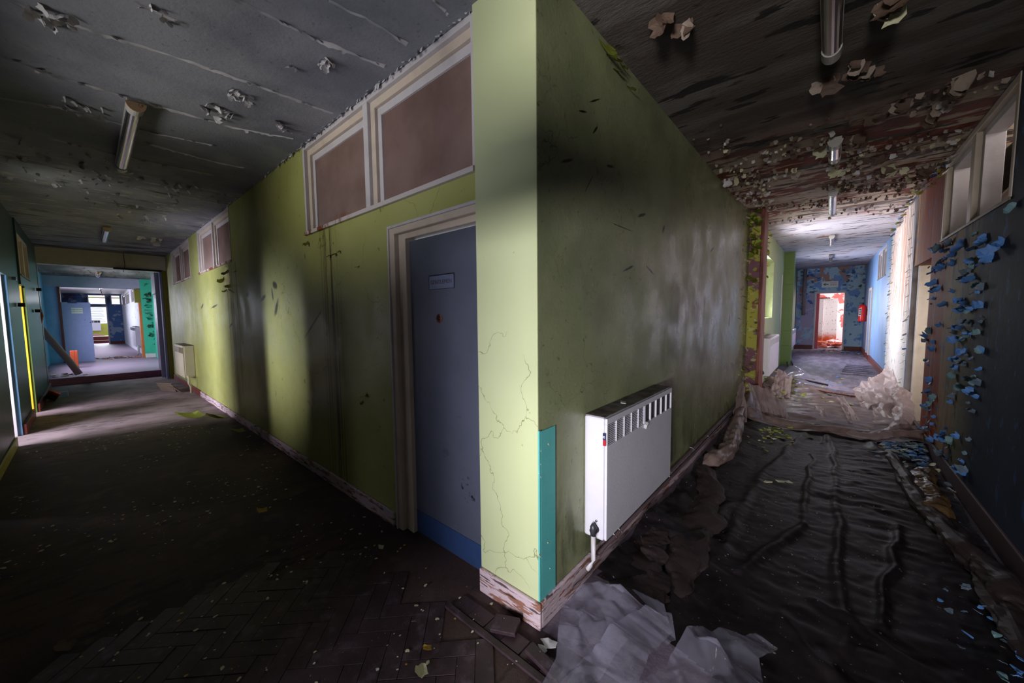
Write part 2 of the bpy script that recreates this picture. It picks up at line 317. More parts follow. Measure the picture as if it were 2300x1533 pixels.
def plastic(name, col, alpha, rough, dust, dcol, transl=0.3, spec=0.6):
    m, n, l, b = new_mat(name)
    b.inputs['Base Color'].default_value = col; b.inputs['Roughness'].default_value = rough
    b.inputs['Specular IOR Level'].default_value = spec
    tx = n.new('ShaderNodeTexCoord')
    nz = n.new('ShaderNodeTexNoise'); nz.inputs['Scale'].default_value = 7; nz.inputs['Detail'].default_value = 7; nz.inputs['Roughness'].default_value = 0.7
    l.new(tx.outputs['Object'], nz.inputs['Vector'])
    mr = n.new('ShaderNodeMapRange'); mr.inputs['From Min'].default_value = 0.4; mr.inputs['From Max'].default_value = 0.7
    l.new(nz.outputs[0], mr.inputs['Value'])
    mx = n.new('ShaderNodeMix'); mx.data_type = 'RGBA'; mx.inputs[6].default_value = col; mx.inputs[7].default_value = dcol
    l.new(mr.outputs[0], mx.inputs[0])
    sp = n.new('ShaderNodeTexNoise'); sp.inputs['Scale'].default_value = 55; sp.inputs['Detail'].default_value = 3; l.new(tx.outputs['Object'], sp.inputs['Vector'])
    mr2 = n.new('ShaderNodeMapRange'); mr2.inputs['From Min'].default_value = 0.70; mr2.inputs['From Max'].default_value = 0.73; l.new(sp.outputs[0], mr2.inputs['Value'])
    mx2 = n.new('ShaderNodeMix'); mx2.data_type = 'RGBA'; mx2.inputs[7].default_value = srgb(170, 165, 160)
    l.new(mx.outputs[2], mx2.inputs[6]); f = n.new('ShaderNodeMath'); f.operation = 'MULTIPLY'; f.inputs[1].default_value = dust; l.new(mr2.outputs[0], f.inputs[0]); l.new(f.outputs[0], mx2.inputs[0])
    l.new(mx2.outputs[2], b.inputs['Base Color'])
    bp = n.new('ShaderNodeBump'); bp.inputs['Strength'].default_value = 0.25; bp.inputs['Distance'].default_value = 0.01; l.new(nz.outputs[0], bp.inputs['Height']); l.new(bp.outputs[0], b.inputs['Normal'])
    tl = n.new('ShaderNodeBsdfTranslucent'); tl.inputs[0].default_value = col
    tr = n.new('ShaderNodeBsdfTransparent')
    a = n.new('ShaderNodeMixShader'); a.inputs[0].default_value = transl; l.new(b.outputs[0], a.inputs[1]); l.new(tl.outputs[0], a.inputs[2])
    c = n.new('ShaderNodeMixShader'); l.new(a.outputs[0], c.inputs[2]); l.new(tr.outputs[0], c.inputs[1])
    lw = n.new('ShaderNodeLayerWeight'); lw.inputs[0].default_value = 0.35
    m2 = n.new('ShaderNodeMapRange'); m2.inputs['To Min'].default_value = alpha; m2.inputs['To Max'].default_value = min(1, alpha + 0.45); l.new(lw.outputs['Facing'], m2.inputs['Value'])
    l.new(m2.outputs[0], c.inputs[0]); l.new(c.outputs[0], n['Material Output'].inputs[0])
    return m
P_clear = plastic('clear_polythene', srgb(206, 202, 228), 0.20, 0.10, 0.4, srgb(160, 154, 172), 0.35, 0.9)
P_dark = plastic('dust_laden_dark_sheet', srgb(20, 16, 19), 0.96, 0.5, 0.9, srgb(42, 35, 39), 0.05, 0.25)
P_mid = plastic('dusty_brown_sheet', srgb(150, 128, 122), 0.9, 0.35, 0.6, srgb(84, 66, 62), 0.2)  # paler than the dark sheet to carry the light on that stretch
P_pink = plastic('milky_pinkish_sheet', srgb(204, 182, 180), 0.75, 0.45, 0.3, srgb(160, 138, 138), 0.4)
P_brown = plastic('brown_rolled_sheet', srgb(62, 50, 52), 0.85, 0.5, 0.5, srgb(56, 44, 42), 0.2, 0.3)
P_tape = plastic('amber_sheet', srgb(120, 92, 60), 0.7, 0.3, 0.5, srgb(80, 60, 40), 0.3)

# ------------------------------------------------------------------ mesh helpers
def finish(name, bm, m, parent=None, smooth=False):
    me = bpy.data.meshes.new(name); bm.normal_update(); bm.to_mesh(me); bm.free()
    for mm in (m if isinstance(m, (list, tuple)) else [m]): me.materials.append(mm)
    if smooth:
        for p in me.polygons: p.use_smooth = True
    o = bpy.data.objects.new(name, me); C.objects.link(o)
    if parent: o.parent = parent; o.matrix_parent_inverse = Matrix.Identity(4)
    return o
def pyobj(name, vs, fs, m, parent=None, smooth=False):
    me = bpy.data.meshes.new(name); me.from_pydata([tuple(v) for v in vs], [], fs); me.materials.append(m); me.update()
    if smooth:
        for p in me.polygons: p.use_smooth = True
    o = bpy.data.objects.new(name, me); C.objects.link(o)
    if parent: o.parent = parent
    return o
def bx(bm, x0, x1, y0, y1, z0, z1, bev=0.0):
    r = bmesh.ops.create_cube(bm, size=1.0)
    vs = r['verts']
    for v in vs:
        v.co = Vector(((x0 + x1) / 2 + v.co.x * (x1 - x0), (y0 + y1) / 2 + v.co.y * (y1 - y0), (z0 + z1) / 2 + v.co.z * (z1 - z0)))
    if bev > 0:
        es = list({e for v in vs for e in v.link_edges})
        bmesh.ops.bevel(bm, geom=es, offset=bev, segments=2, affect='EDGES', profile=0.5)
def box(name, x0, x1, y0, y1, z0, z1, m, parent=None, bev=0.003):
    bm = bmesh.new(); bx(bm, min(x0, x1), max(x0, x1), min(y0, y1), max(y0, y1), min(z0, z1), max(z0, z1), bev)
    if parent is not None:
        for v in bm.verts: v.co -= parent_world(parent)
    return finish(name, bm, m, parent)
def parent_world(p):
    v = Vector((0, 0, 0))
    while p is not None: v += p.location; p = p.parent
    return v
def boxes(name, L, m, parent=None, bev=0.0):
    bm = bmesh.new()
    for k_, b in enumerate(L):
        e_ = .00025 * (k_ % 8); bx(bm, b[0] + e_, b[1] - e_, b[2] + e_, b[3] - e_, b[4] + e_, b[5] - e_, bev)
    if parent is not None:
        for v in bm.verts: v.co -= parent_world(parent)
    return finish(name, bm, m, parent)
def tube(name, pts, r, m, parent=None, seg=10, closed_ends=True):
    bm = bmesh.new(); pts = [Vector(p) for p in pts]; off = parent_world(parent) if parent else Vector((0, 0, 0))
    rings = []
    for i, p in enumerate(pts):
        t = (pts[min(i + 1, len(pts) - 1)] - pts[max(i - 1, 0)]).normalized()
        a = t.cross(Vector((0, 0, 1)) if abs(t.z) < 0.9 else Vector((1, 0, 0))).normalized(); b = t.cross(a)
        rr = r[i] if isinstance(r, (list, tuple)) else r
        rings.append([bm.verts.new(p - off + (a * math.cos(2 * PI * k / seg) + b * math.sin(2 * PI * k / seg)) * rr) for k in range(seg)])
    for i in range(len(rings) - 1):
        for k in range(seg):
            bm.faces.new((rings[i][k], rings[i][(k + 1) % seg], rings[i + 1][(k + 1) % seg], rings[i + 1][k]))
    if closed_ends:
        bm.faces.new(rings[0][::-1]); bm.faces.new(rings[-1])
    return finish(name, bm, m, parent, True)
def wall(name, ax, c, u0, u1, z0, z1, holes, m, th=0.12, side=1, kind='structure', parent=None):
    """wall in plane ax=c, body on side*th; holes = (u0,u1,z0,z1)"""
    us = sorted({u0, u1, *[max(u0, min(u1, h[i])) for h in holes for i in (0, 1)]}); zs = sorted({z0, z1, *[max(z0, min(z1, h[i])) for h in holes for i in (2, 3)]})
    def solid(i, j):
        if i < 0 or j < 0 or i >= len(us) - 1 or j >= len(zs) - 1: return False
        uc = (us[i] + us[i + 1]) / 2; zc = (zs[j] + zs[j + 1]) / 2
        return not any(h[0] < uc < h[1] and h[2] < zc < h[3] for h in holes)
    P = (lambda u, z, d: (c + d * side * th, u, z)) if ax == 'x' else (lambda u, z, d: (u, c + d * side * th, z))
    vs = []; fs = []
    def q(*p):
        n = len(vs); vs.extend(p); fs.append((n, n + 1, n + 2, n + 3))
    for i in range(len(us) - 1):
        for j in range(len(zs) - 1):
            if not solid(i, j): continue
            a, b, e, f = us[i], us[i + 1], zs[j], zs[j + 1]
            q(P(a, e, 0), P(b, e, 0), P(b, f, 0), P(a, f, 0)); q(P(a, e, 1), P(a, f, 1), P(b, f, 1), P(b, e, 1))
            if not solid(i - 1, j): q(P(a, e, 0), P(a, f, 0), P(a, f, 1), P(a, e, 1))
            if not solid(i + 1, j): q(P(b, e, 0), P(b, e, 1), P(b, f, 1), P(b, f, 0))
            if not solid(i, j - 1): q(P(a, e, 0), P(a, e, 1), P(b, e, 1), P(b, e, 0))
            if not solid(i, j + 1): q(P(a, f, 0), P(b, f, 0), P(b, f, 1), P(a, f, 1))
    bm = bmesh.new(); bv = [bm.verts.new(v) for v in vs]
    for f in fs: bm.faces.new([bv[k] for k in f])
    bmesh.ops.remove_doubles(bm, verts=bm.verts, dist=1e-5); bmesh.ops.recalc_face_normals(bm, faces=bm.faces)
    o = finish(name, bm, m, parent)
    if kind: o['kind'] = kind
    return o
def struct(o): o['kind'] = 'structure'; return o
def thing(name, label, cat, loc, group=None):
    o = bpy.data.objects.new(name, None); C.objects.link(o); o.location = loc; o.empty_display_size = 0.1
    bpy.context.view_layer.update()
    return tag(o, label, cat, group)
def tag(o, label, cat, group=None):
    o['label'] = label; o['category'] = cat
    if group: o['group'] = group
    return o
def dup(root, loc, label=None, group=None):
    r = root.copy(); C.objects.link(r); r.location = loc
    if label: r['label'] = label
    if group: r['group'] = group
    for ch in list(root.children):
        c = ch.copy(); C.objects.link(c); c.parent = r
        for gch in ch.children:
            d = gch.copy(); C.objects.link(d); d.parent = c
    return r

# ------------------------------------------------------------------ the setting
CZ = 2.86; YG = 1.29; XR = -0.94; YP = 1.26; XO = 0.82; YO = -0.60
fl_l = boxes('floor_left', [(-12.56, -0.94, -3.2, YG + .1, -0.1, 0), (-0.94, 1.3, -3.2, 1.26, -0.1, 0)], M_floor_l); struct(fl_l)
fl_r = boxes('floor_right', [(-1.3, 2.4, 1.26, 22.5, -0.1, 0)], M_floor_r); struct(fl_r)
fl_s = boxes('floor_left_upper', [(-33, -12.56, -1.4, 1.8, -0.1, 0.15)], simple('mauve_floor', srgb(132, 112, 134), 0.6, 0.5, vscale=3)); struct(fl_s)
box('riser', -12.56, -12.54, -0.6, 1.29, 0.0, 0.15, simple('mauve_riser', srgb(160, 106, 136), 0.5, 0.4), fl_s)
ce_l = boxes('ceiling_left', [(-12, -0.94, -0.75, YG + .1, CZ, CZ + 0.1), (-0.94, 1.0, -3.2, 1.26, CZ, CZ + 0.1)], M_ceil_l); struct(ce_l)
# right ceiling, rising slightly past the pier
prof = [(1.26, 2.85), (5.5, 2.86), (7.0, 2.99), (12.0, 3.02), (18.5, 3.08)]
bm = bmesh.new()
for zz in (0, 0.1):
    pass
rows = []
for (y, z) in prof: rows.append([bm.verts.new((x, y, z + dz)) for dz in (0, 0.1) for x in (-1.25, 1.15)])
for a, b in zip(rows, rows[1:]):
    bm.faces.new((a[0], a[1], b[1], b[0])); bm.faces.new((a[2], b[2], b[3], a[3]))
    bm.faces.new((a[0], b[0], b[2], a[2])); bm.faces.new((a[1], a[3], b[3], b[1]))
ce_r = struct(finish('ceiling_right', bm, M_ceil_r))
# left corridor, green wall with clerestory windows and the door opening
WINS = [(-3.44, -1.335, 2.12, CZ), (-8.0, -5.93, 2.15, CZ), (-10.85, -8.80, 2.15, CZ)]
w_li = wall('wall_left_green', 'y', YG, -12.0, -1.31, 0, CZ, WINS + [(-2.14, -1.31, -1, 1.99)], M_green, 0.14, 1)
w_pl = struct(boxes('wall_corner', [(-1.31, XR - .002, YP, YG + .14, 0, CZ)], M_corner))
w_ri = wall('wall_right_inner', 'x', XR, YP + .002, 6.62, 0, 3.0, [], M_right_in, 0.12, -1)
# left corridor, outer wall
OUT = [(-6.85, -5.3, 2.05, 2.66)]
w_lo1 = wall('wall_left_outer', 'y', YO, -6.85, 1.0, 0, CZ, [(-4.6, -3.95, -1, 1.96), (-4.0, -1.9, 2.1, 2.8), (-1.42, -0.66, .2, 1.46), (-0.48, 0.8, 0.15, 1.42), (-0.48, .8, 2.1, 2.76), (-6.7, -5.45, 2.1, 2.66)], M_darkteal, 0.10, -1)  # openings behind the camera are unseen, sized to cut the light bands
w_lo2 = wall('wall_left_outer.001', 'y', -0.594, -8.75, -6.85, 0, CZ, [(-7.5, -6.8, -1, 1.96)], M_darkteal, 0.10, -1)
w_lo3 = wall('wall_left_outer.002', 'y', -0.575, -12.0, -8.75, 0, CZ, [(-9.2, -8.7, -1, 1.93), (-10.1, -8.78, 2.06, 2.66)], M_darkteal, 0.10, -1)
box('jamb_board', -7.50, -7.485, -0.70, -0.594, 0.0, 1.96, simple('powder_blue_reveal', srgb(112, 158, 196), 0.5), w_lo2)
box('jamb_board', -7.50, -7.46, -0.75, -0.63, 0.0, 1.96, M_white, w_lo2)
box('jamb_board', -9.20, -9.185, -0.69, -0.575, 0.0, 1.90, M_oldgreen, w_lo3)
box('jamb_board', -9.20, -9.165, -0.72, -0.602, 0.0, 1.93, M_yellow, w_lo3)
# skirtings
def skirt(name, x0, x1, y0, y1, h, m):
    o = box(name, x0, x1, y0, y1, 0, h, m, None, 0.006); return struct(o)
skirt('baseboard_corner', -1.31, XR + .018, YP - .018, YP, 0.125, M_skirt)
skirt('baseboard_right_inner', XR, XR + .018, YP, 6.6, 0.125, M_skirt)
skirt('baseboard_left_green', -8.6, -2.17, YG - .018, YG, 0.10, M_skirt)
skirt('baseboard_left_green.001', -12.0, -8.6, YG - .02, YG, 0.11, M_skirt_red)
skirt('baseboard_left_outer', -6.85, -4.6, YO, YO + .018, 0.11, M_skirt_yel)
skirt('baseboard_left_outer.001', -8.7, -7.5, -0.594, -0.56, 0.13, M_skirt_red)
skirt('baseboard_left_outer.002', -12.0, -9.2, -0.575, -0.545, 0.13, M_skirt_red)
skirt('baseboard_right_outer', XO - .02, XO, 2.0, 6.7, 0.15, simple('dark_flaking_skirting', srgb(84, 66, 70), 0.6, 0.6))
# right corridor, outer wall
w_ro = wall('wall_right_outer', 'x', XO, -0.6, 7.0, 0, 3.04, [(3.72, 5.54, 2.09, 2.84), (5.95, 7.1, -1, 1.99)], M_right_out, 0.14, 1)
w_ro2 = wall('wall_right_outer.001', 'x', 0.0, 0.0, 3.95, 0, 3.1, [], M_white_flaky, 0.12, 1); w_ro2.location = (0.806, 7.0, 0); w_ro2.rotation_euler.z = -0.036
bpy.context.view_layer.update()
XW = lambda y: 0.806 + (y - 7.0) * 0.036
w_ro3 = wall('wall_right_outer.002', 'x', 0.97, 10.9, 18.4, 0, 3.2, [(12.0, 13.9, 2.24, 2.96)], M_blue, 0.14, 1)
w_ro4 = wall('wall_right_outer.003', 'y', 7.0, 0.806, 1.3, 0, 3.1, [], simple('slate_blue_reveal', srgb(104, 116, 150), 0.5, 0.3), 0.1, 1)
box('jamb_board', .852, 1.0, 6.94, 7.0, 0, 2.02, M_cream, w_ro4); box('jamb_board', .852, .865, 6.91, 6.95, 0, 2.02, M_white, w_ro4)
skirt('baseboard_right_outer.001', 0.93, 0.97, 10.9, 18.3, 0.15, M_skirt_red)
# pier and window wall on the inner side
w_pier = struct(boxes('wall_pier', [(-1.06, -0.80, 6.62, 7.0, 0, 3.02)], M_pier))
box('corner_bead', -0.80, -0.755, 6.60, 7.02, 0, 2.95, M_wood, w_pier, 0.006)
w_rf = wall('wall_right_inner.001', 'x', XR, 7.0, 12.3, 0, 3.1, [(8.62, 9.95, 1.31, 2.53)], simple('sage_green_wall', srgb(150, 160, 110), 0.55, 0.4), 0.25, -1)
w_gp = struct(boxes('wall_green_pilaster', [(-1.2, -0.72, 12.3, 12.7, 0, 3.1)], M_limegreen))
for k in range(7): box('tile_course', -0.945, -0.718, 12.292, 12.3, 0.12 + k * 0.41, 0.515 + k * 0.41, M_limegreen, w_gp, 0.004)
w_rf2 = wall('wall_right_inner.002', 'x', -0.96, 12.7, 18.4, 0, 3.2, [(13.3, 15.4, 1.1, 2.2)], simple('grey_green_wall', srgb(130, 140, 110), 0.55, 0.4), 0.25, -1)
w_re = wall('wall_right_end', 'y', 18.3, -1.1, 1.15, 0, 3.2, [(-0.37, 0.46, -1, 2.14)], M_end_blue, 0.12, 1)
skirt('baseboard_right_end', -0.95, -0.40, 18.27, 18.3, 0.14, M_skirt_red); skirt('baseboard_right_end.001', 0.49, 0.95, 18.27, 18.3, 0.14, M_skirt_red)
w_rb = wall('wall_right_room_back', 'y', 21.2, -1.6, 2.2, 0, 3.0, [], M_coral, 0.1, 1)
w_rb2 = wall('wall_right_room_side', 'x', -0.60, 18.45, 21.2, 0, 3.0, [], M_white, 0.1, -1)
struct(boxes('ceiling_right_room', [(-1.6, 2.3, 18.42, 21.4, 2.9, 3.0)], M_white))
wall('wall_right_side_room', 'x', 2.4, 2.0, 9.0, 0, 3.3, [], M_beam, 0.1, 1)
wall('wall_right_room_window', 'x', 2.2, 18.42, 21.3, 0, 3.0, [(19.5, 21.0, 1.0, 2.4)], M_coral, 0.1, 1)
# closing wall behind the camera side room
wall('wall_behind', 'y', -3.1, -1.8, 1.0, 0, CZ, [], M_beam, 0.1, -1)
wall('wall_behind_side', 'x', 1.0, -3.1, -0.6, 0, CZ, [], M_beam, 0.1, 1)
wall('wall_behind_side.001', 'x', -1.8, -3.1, -0.7, 0, CZ, [], M_beam, 0.1, -1)

wall('light_baffle_behind', 'x', -0.57, -3.1, -0.71, 0, CZ, [], M_beam, 0.06, 1)  # unseen partition added to stop lamps behind crossing into each other's opening
wall('wall_side_room_back', 'y', -3.3, -12.0, -1.8, 0, CZ, [], M_beam, 0.1, -1)
wall('wall_side_room_end', 'x', -12.0, -3.3, -0.7, 0, CZ, [], M_beam, 0.1, -1)
struct(boxes('ceiling_side_rooms', [(-12.0, -1.7, -3.3, -0.69, CZ, CZ + .08)], M_beam))
wall('wall_right_room_near', 'y', 2.0, 0.97, 2.4, 0, 3.3, [], M_beam, 0.1, -1); wall('wall_right_room_far', 'y', 9.0, 0.98, 2.4, 0, 3.3, [], M_beam, 0.1, 1)
struct(boxes('ceiling_right_side_room', [(0.97, 2.4, 2.0, 9.0, 3.2, 3.3)], M_beam))
# left portals
w_b1 = struct(boxes('wall_left_portal', [(-12.0, -11.8, -0.62, YG, 2.53, CZ), (-12.0, -11.8, 1.215, YG, 0, 2.53)], simple('pale_grey_board', srgb(206, 196, 180), 0.6, 0.3)))
box('olive_cheek', -11.81, -11.795, 1.21, YG - .001, 0, 2.53, M_olive, w_b1)
box('post', -12.0, -11.75, -0.66, -0.57, 0, 2.53, M_brown, w_b1); box('post', -12.0, -11.78, 1.17, 1.21, 0, 2.53, simple('grey_blue_post', srgb(112, 112, 150), 0.3), w_b1)
box('track', -11.79, -11.74, 0.45, 1.21, 2.50, 2.535, M_dark, w_b1)
w_s2l = wall('wall_left_middle', 'y', -0.75, -17.0, -12.0, 0, 2.8, [(-15.8, -13.4, 0.9, 2.1)], M_blue, 0.1, -1)
w_s2r = wall('wall_left_middle.001', 'y', 1.44, -17.0, -12.0, 0, 2.8, [], M_tealwall, 0.1, 1)
ce_m = struct(boxes('ceiling_left_middle', [(-17.1, -12.0, -0.8, 1.5, 2.70, 2.8)], M_ceil_r))
w_b2 = struct(boxes('wall_left_portal.001', [(-17.2, -17.0, -0.75, 1.44, 2.38, 2.75)], M_beam2))
struct(boxes('wall_left_blue_return', [(-17.2, -17.0, -0.75, -0.50, 0.0, 2.38)], M_blue))
tealw = struct(boxes('wall_left_sea_green', [(-17.2, -16.9, 1.20, 1.44, 0.05, 2.7)], M_tealwall))
box('skirting', -16.9, -16.88, 1.20, 1.44, 0.15, 0.28, M_white, tealw)
box('post', -17.25, -16.95, -0.50, -0.45, 0.15, 2.38, M_brown, w_b2); box('post', -17.25, -16.95, 1.14, 1.20, 0.15, 1.95, simple('orange_wood_post', srgb(176, 96, 44), 0.5, 0.4), w_b2)
box('olive_panel', -17.2, -16.95, 1.06, 1.20, 1.95, 2.38, M_olive, w_b2)
w_s3r = wall('wall_left_far', 'y', 1.26, -28.0, -17.2, 0, 2.8, [(-27.2, -22.6, 2.10, 2.62), (-21.6, -18.0, 2.10, 2.62)], NB('spotted_white_wall', srgb(200, 204, 214), 0.6).patch(srgb(40, 44, 54), 0.66, 0.02, scale=5, seed=3).done(), 0.1, 1)
w_s3l = wall('wall_left_far.001', 'y', -0.80, -28.0, -17.2, 0, 2.8, [(-23.8, -19.2, 0.9, 2.3), (-27.5, -24.5, 2.1, 2.62)], M_blue, 0.1, -1)
struct(boxes('ceiling_left_far', [(-28.1, -17.1, -0.9, 1.4, 2.70, 2.8)], simple('pale_far_ceiling', srgb(190, 186, 186), 0.7)))
g = NB('cloudy_blue_wall', srgb(70, 108, 160), 0.55); g.patch(srgb(150, 170, 190), 0.55, 0.02, scale=2.6, seed=4); g.patch(srgb(36, 50, 76), 0.5, 0.1, scale=2, seed=8, mask=g.axis('z', 1.9, 2.4)); M_cloud = g.done()
w_s3e = wall('wall_left_end', 'y', 0, 0, 1, 0, 1, [], M_cloud) if False else wall('wall_left_end', 'x', -28.0, -0.9, 1.3, 0.1, 2.75, [(0.15, 0.72, 0, 2.04), (0.10, 0.73, 2.16, 2.66), (0.88, 1.24, 2.16, 2.66)], M_cloud, 0.1, -1)
skirt('baseboard_left_end', -28.0, -27.96, 0.74, 1.26, 0.28, M_skirt_red)
M_lime2 = NB('chartreuse_wall', srgb(170, 176, 60), 0.6).patch(srgb(200, 150, 140), 0.55, 0.02, scale=3, seed=4).done()
wall('wall_left_end_room', 'x', -33.0, -1.4, 1.8, 0.1, 2.75, [(-0.6, 1.6, 1.15, 2.70)], M_lime2, 0.1, -1)

# ------------------------------------------------------------------ windows
def clerestory(name, x0, x1, z0, z1, y, panes=2, reed=True):
    """timber clerestory set in the green wall (opening u0..u1), seen from -y"""
    root = bpy.data.objects.new(name, None); C.objects.link(root); root['kind'] = 'structure'; root.location = (x0, y, z0)
    bpy.context.view_layer.update()
    f = 0.034
    boxes('window_frame', [(x0, x0 + f, y - .006, y + .10, z0, z1 - .003), (x1 - f * .5, x1, y - .006, y + .10, z0, z1 - .003), (x0, x1, y - .006, y + .10, z1 - f - .003, z1 - .003)], M_white, root, 0.002)
    boxes('window_sill', [(x0 - .005, x1 + .003, y - .022, y + .10, z0, z0 + .028)], M_sill, root, 0.003)
    n = panes; wd = (x1 - x0 - f * 1.5) / n
    for k in range(n):
        a = x0 + f + k * wd; b = a + wd
        if k: boxes('mullion', [(a - .03, a + .03, y - .002, y + .10, z0 + .02, z1 - f)], M_white, root, 0.003)
        a1 = a + (.03 if k else 0); b1 = b - (.03 if k < n - 1 else 0)
        boxes('stop_bead', [(a1, a1 + .055, y + .02, y + .07, z0 + .028, z1 - f), (b1 - .02, b1, y + .02, y + .07, z0 + .028, z1 - f), (a1, b1, y + .02, y + .07, z1 - f - .05, z1 - f)], M_cream, root, 0.003)
        boxes('sash_rail', [(a1 + .055, a1 + .10, y + .04, y + .09, z0 + .028, z1 - f - .05), (b1 - .045, b1 - .02, y + .04, y + .09, z0 + .028, z1 - f - .05), (a1 + .055, b1 - .02, y + .04, y + .09, z1 - f - .10, z1 - f - .05), (a1 + .055, b1 - .02, y + .04, y + .09, z0 + .028, z0 + .05)], M_white, root, 0.003)
        # reeded glass: corrugated sheet
        ga, gb, za, zb = a1 + .10, b1 - .045, z0 + .05, z1 - f - .10
        N = int((gb - ga) / 0.0065); vs = []; fs = []
        for i in range(N + 1):
            xx = ga + (gb - ga) * i / N; yy = y + .055 - (0.006 if i % 2 else 0)
            vs += [(xx - x0, yy - y, za - z0), (xx - x0, yy - y, zb - z0)]
            if i: j = 2 * i; fs.append((j - 2, j, j + 1, j - 1))
        pyobj('pane', vs, fs, M_reed, root, False)
    return root
clerestory('window_1', *WINS[0], YG); clerestory('window_2', *WINS[1], YG); clerestory('window_3', *WINS[2], YG)

def hopper(name, ax, c, u0, u1, z0, z1, side, tilt, mf=M_cream):
    """deep boxed clerestory with sashes dropped open; ax is wall normal"""
    root = bpy.data.objects.new(name, None); C.objects.link(root); root['kind'] = 'structure'
    root.location = (c, u0, z0) if ax == 'x' else (u0, c, z0)
    bpy.context.view_layer.update()
    def B(nm, L, m):
        LL = []
        for (a, b, d0, d1, e, f) in L:
            d0, d1 = sorted((c + side * d0, c + side * d1))
            LL.append((d0, d1, a, b, e, f) if ax == 'x' else (a, b, d0, d1, e, f))
        return boxes(nm, LL, m, root, 0.003)
    B('window_frame', [(u0, u0 + .04, -.006, .14, z0, z1), (u1 - .05, u1, -.006, .14, z0, z1), (u0, u1, -.006, .14, z1 - .05, z1)], mf)
    B('window_sill', [(u0, u1, -.012, .16, z0, z0 + .022)], simple('grimy_sill', srgb(110, 96, 76), 0.6))
    um = (u0 + u1) / 2
    B('mullion', [(um - .05, um + .05, -.004, .14, z0 + .02, z1 - .05)], mf)
    for (a, b) in ((u0 + .04, um - .05), (um + .05, u1 - .05)):
        B('stop_bead', [(b - .06, b, .03, .13, z0 + .02, z1 - .05), (a, b, .03, .13, z1 - .1, z1 - .05)], M_white)
        bm = bmesh.new(); hgt = z1 - z0 - .12; s = .035
        for (p, q_, e, f) in ((a + .01, b - .07, 0, s), (a + .01, b - .07, hgt - s, hgt), (a + .01, a + .01 + s, 0, hgt), (b - .07 - s, b - .07, 0, hgt)):
            bx(bm, 0, .03, p, q_, e, f, 0.002)
        bp = bmesh.new(); bx(bp, .01, .016, a + .01 + s, b - .07 - s, s, hgt - s)
        for (bb, nm, m) in ((bm, 'sash', mf), (bp, 'pane', M_glass_dirty)):
            rot = Matrix.Rotation(tilt, 3, 'Y')
            for v in bb.verts:
                u = v.co.y; p = rot @ Vector((v.co.x, 0, v.co.z))
                X = c + side * (p.x + .07); Z = z0 + .022 + p.z
                v.co = Vector((X, u, Z) if ax == 'x' else (u, X, Z)) - root.location
            bmesh.ops.recalc_face_normals(bb, faces=bb.faces)
            finish(nm, bb, m, root)
    return root
hopper('window_4', 'x', XO, 3.72, 5.54, 2.09, 2.84, 1, 0.62)
hopper('window_5', 'y', -0.575, -10.1, -8.78, 2.06, 2.66, -1, 0.1)
hopper('window_6', 'x', 0.97, 12.0, 13.9, 2.24, 2.96, 1, 0.1, M_white)
hopper('window_7', 'y', YO, -6.7, -5.45, 2.1, 2.66, -1, 0.1)
hopper('window_8', 'y', 1.26, -27.2, -22.6, 2.10, 2.62, 1, 0.05, M_white)
hopper('window_9', 'y', 1.26, -21.6, -18.0, 2.10, 2.62, 1, 0.05, M_white)
hopper('window_10', 'y', -0.80, -27.5, -24.5, 2.10, 2.62, -1, 0.05, M_white)
def plain_window(name, ax, c, u0, u1, z0, z1, bars=1, m=M_white):
    root = bpy.data.objects.new(name, None); C.objects.link(root); root['kind'] = 'structure'
    root.location = (c, u0, z0) if ax == 'x' else (u0, c, z0); bpy.context.view_layer.update()
    L = [(u0, u0 + .04, z0, z1), (u1 - .04, u1, z0, z1), (u0, u1, z0, z0 + .04), (u0, u1, z1 - .04, z1)]
    L += [(u0 + (u1 - u0) * (k + 1) / (bars + 1) - .02, u0 + (u1 - u0) * (k + 1) / (bars + 1) + .02, z0, z1) for k in range(bars)]
    boxes('window_frame', [((c - .03, c + .03, a, b, e, f) if ax == 'x' else (a, b, c - .03, c + .03, e, f)) for a, b, e, f in L], m, root, 0.003)
    return root
plain_window('window_11', 'x', -1.12, 8.62, 9.95, 1.31, 2.53, 1)
plain_window('window_12', 'x', -1.12, 13.3, 15.4, 1.1, 2.2, 2)
plain_window('window_13', 'x', -28.05, 0.10, 0.73, 2.16, 2.66, 0)
plain_window('window_14', 'x', -28.05, 0.88, 1.24, 2.16, 2.66, 0)
plain_window('window_15', 'y', -0.80, -15.8, -13.4, 0.9, 2.1, 2)
plain_window('window_16', 'y', -0.86, -23.8, -19.2, 0.9, 2.3, 4)
plain_window('window_17', 'x', -33.05, -0.6, 1.6, 1.15, 2.70, 2)
sb = thing('window_blind', 'broken slatted blind hanging askew in the far left end room window', 'blind', (-32.98, 0.25, 2.3))
for k in range(11):
    o = box('slat', -33.0, -32.97, -0.2, 0.72 - 0.02 * (k % 3), 2.26 - k * 0.1, 2.285 - k * 0.1, M_blinds, sb, 0); o.rotation_euler.x = 0.06 * math.sin(k * 2.1)

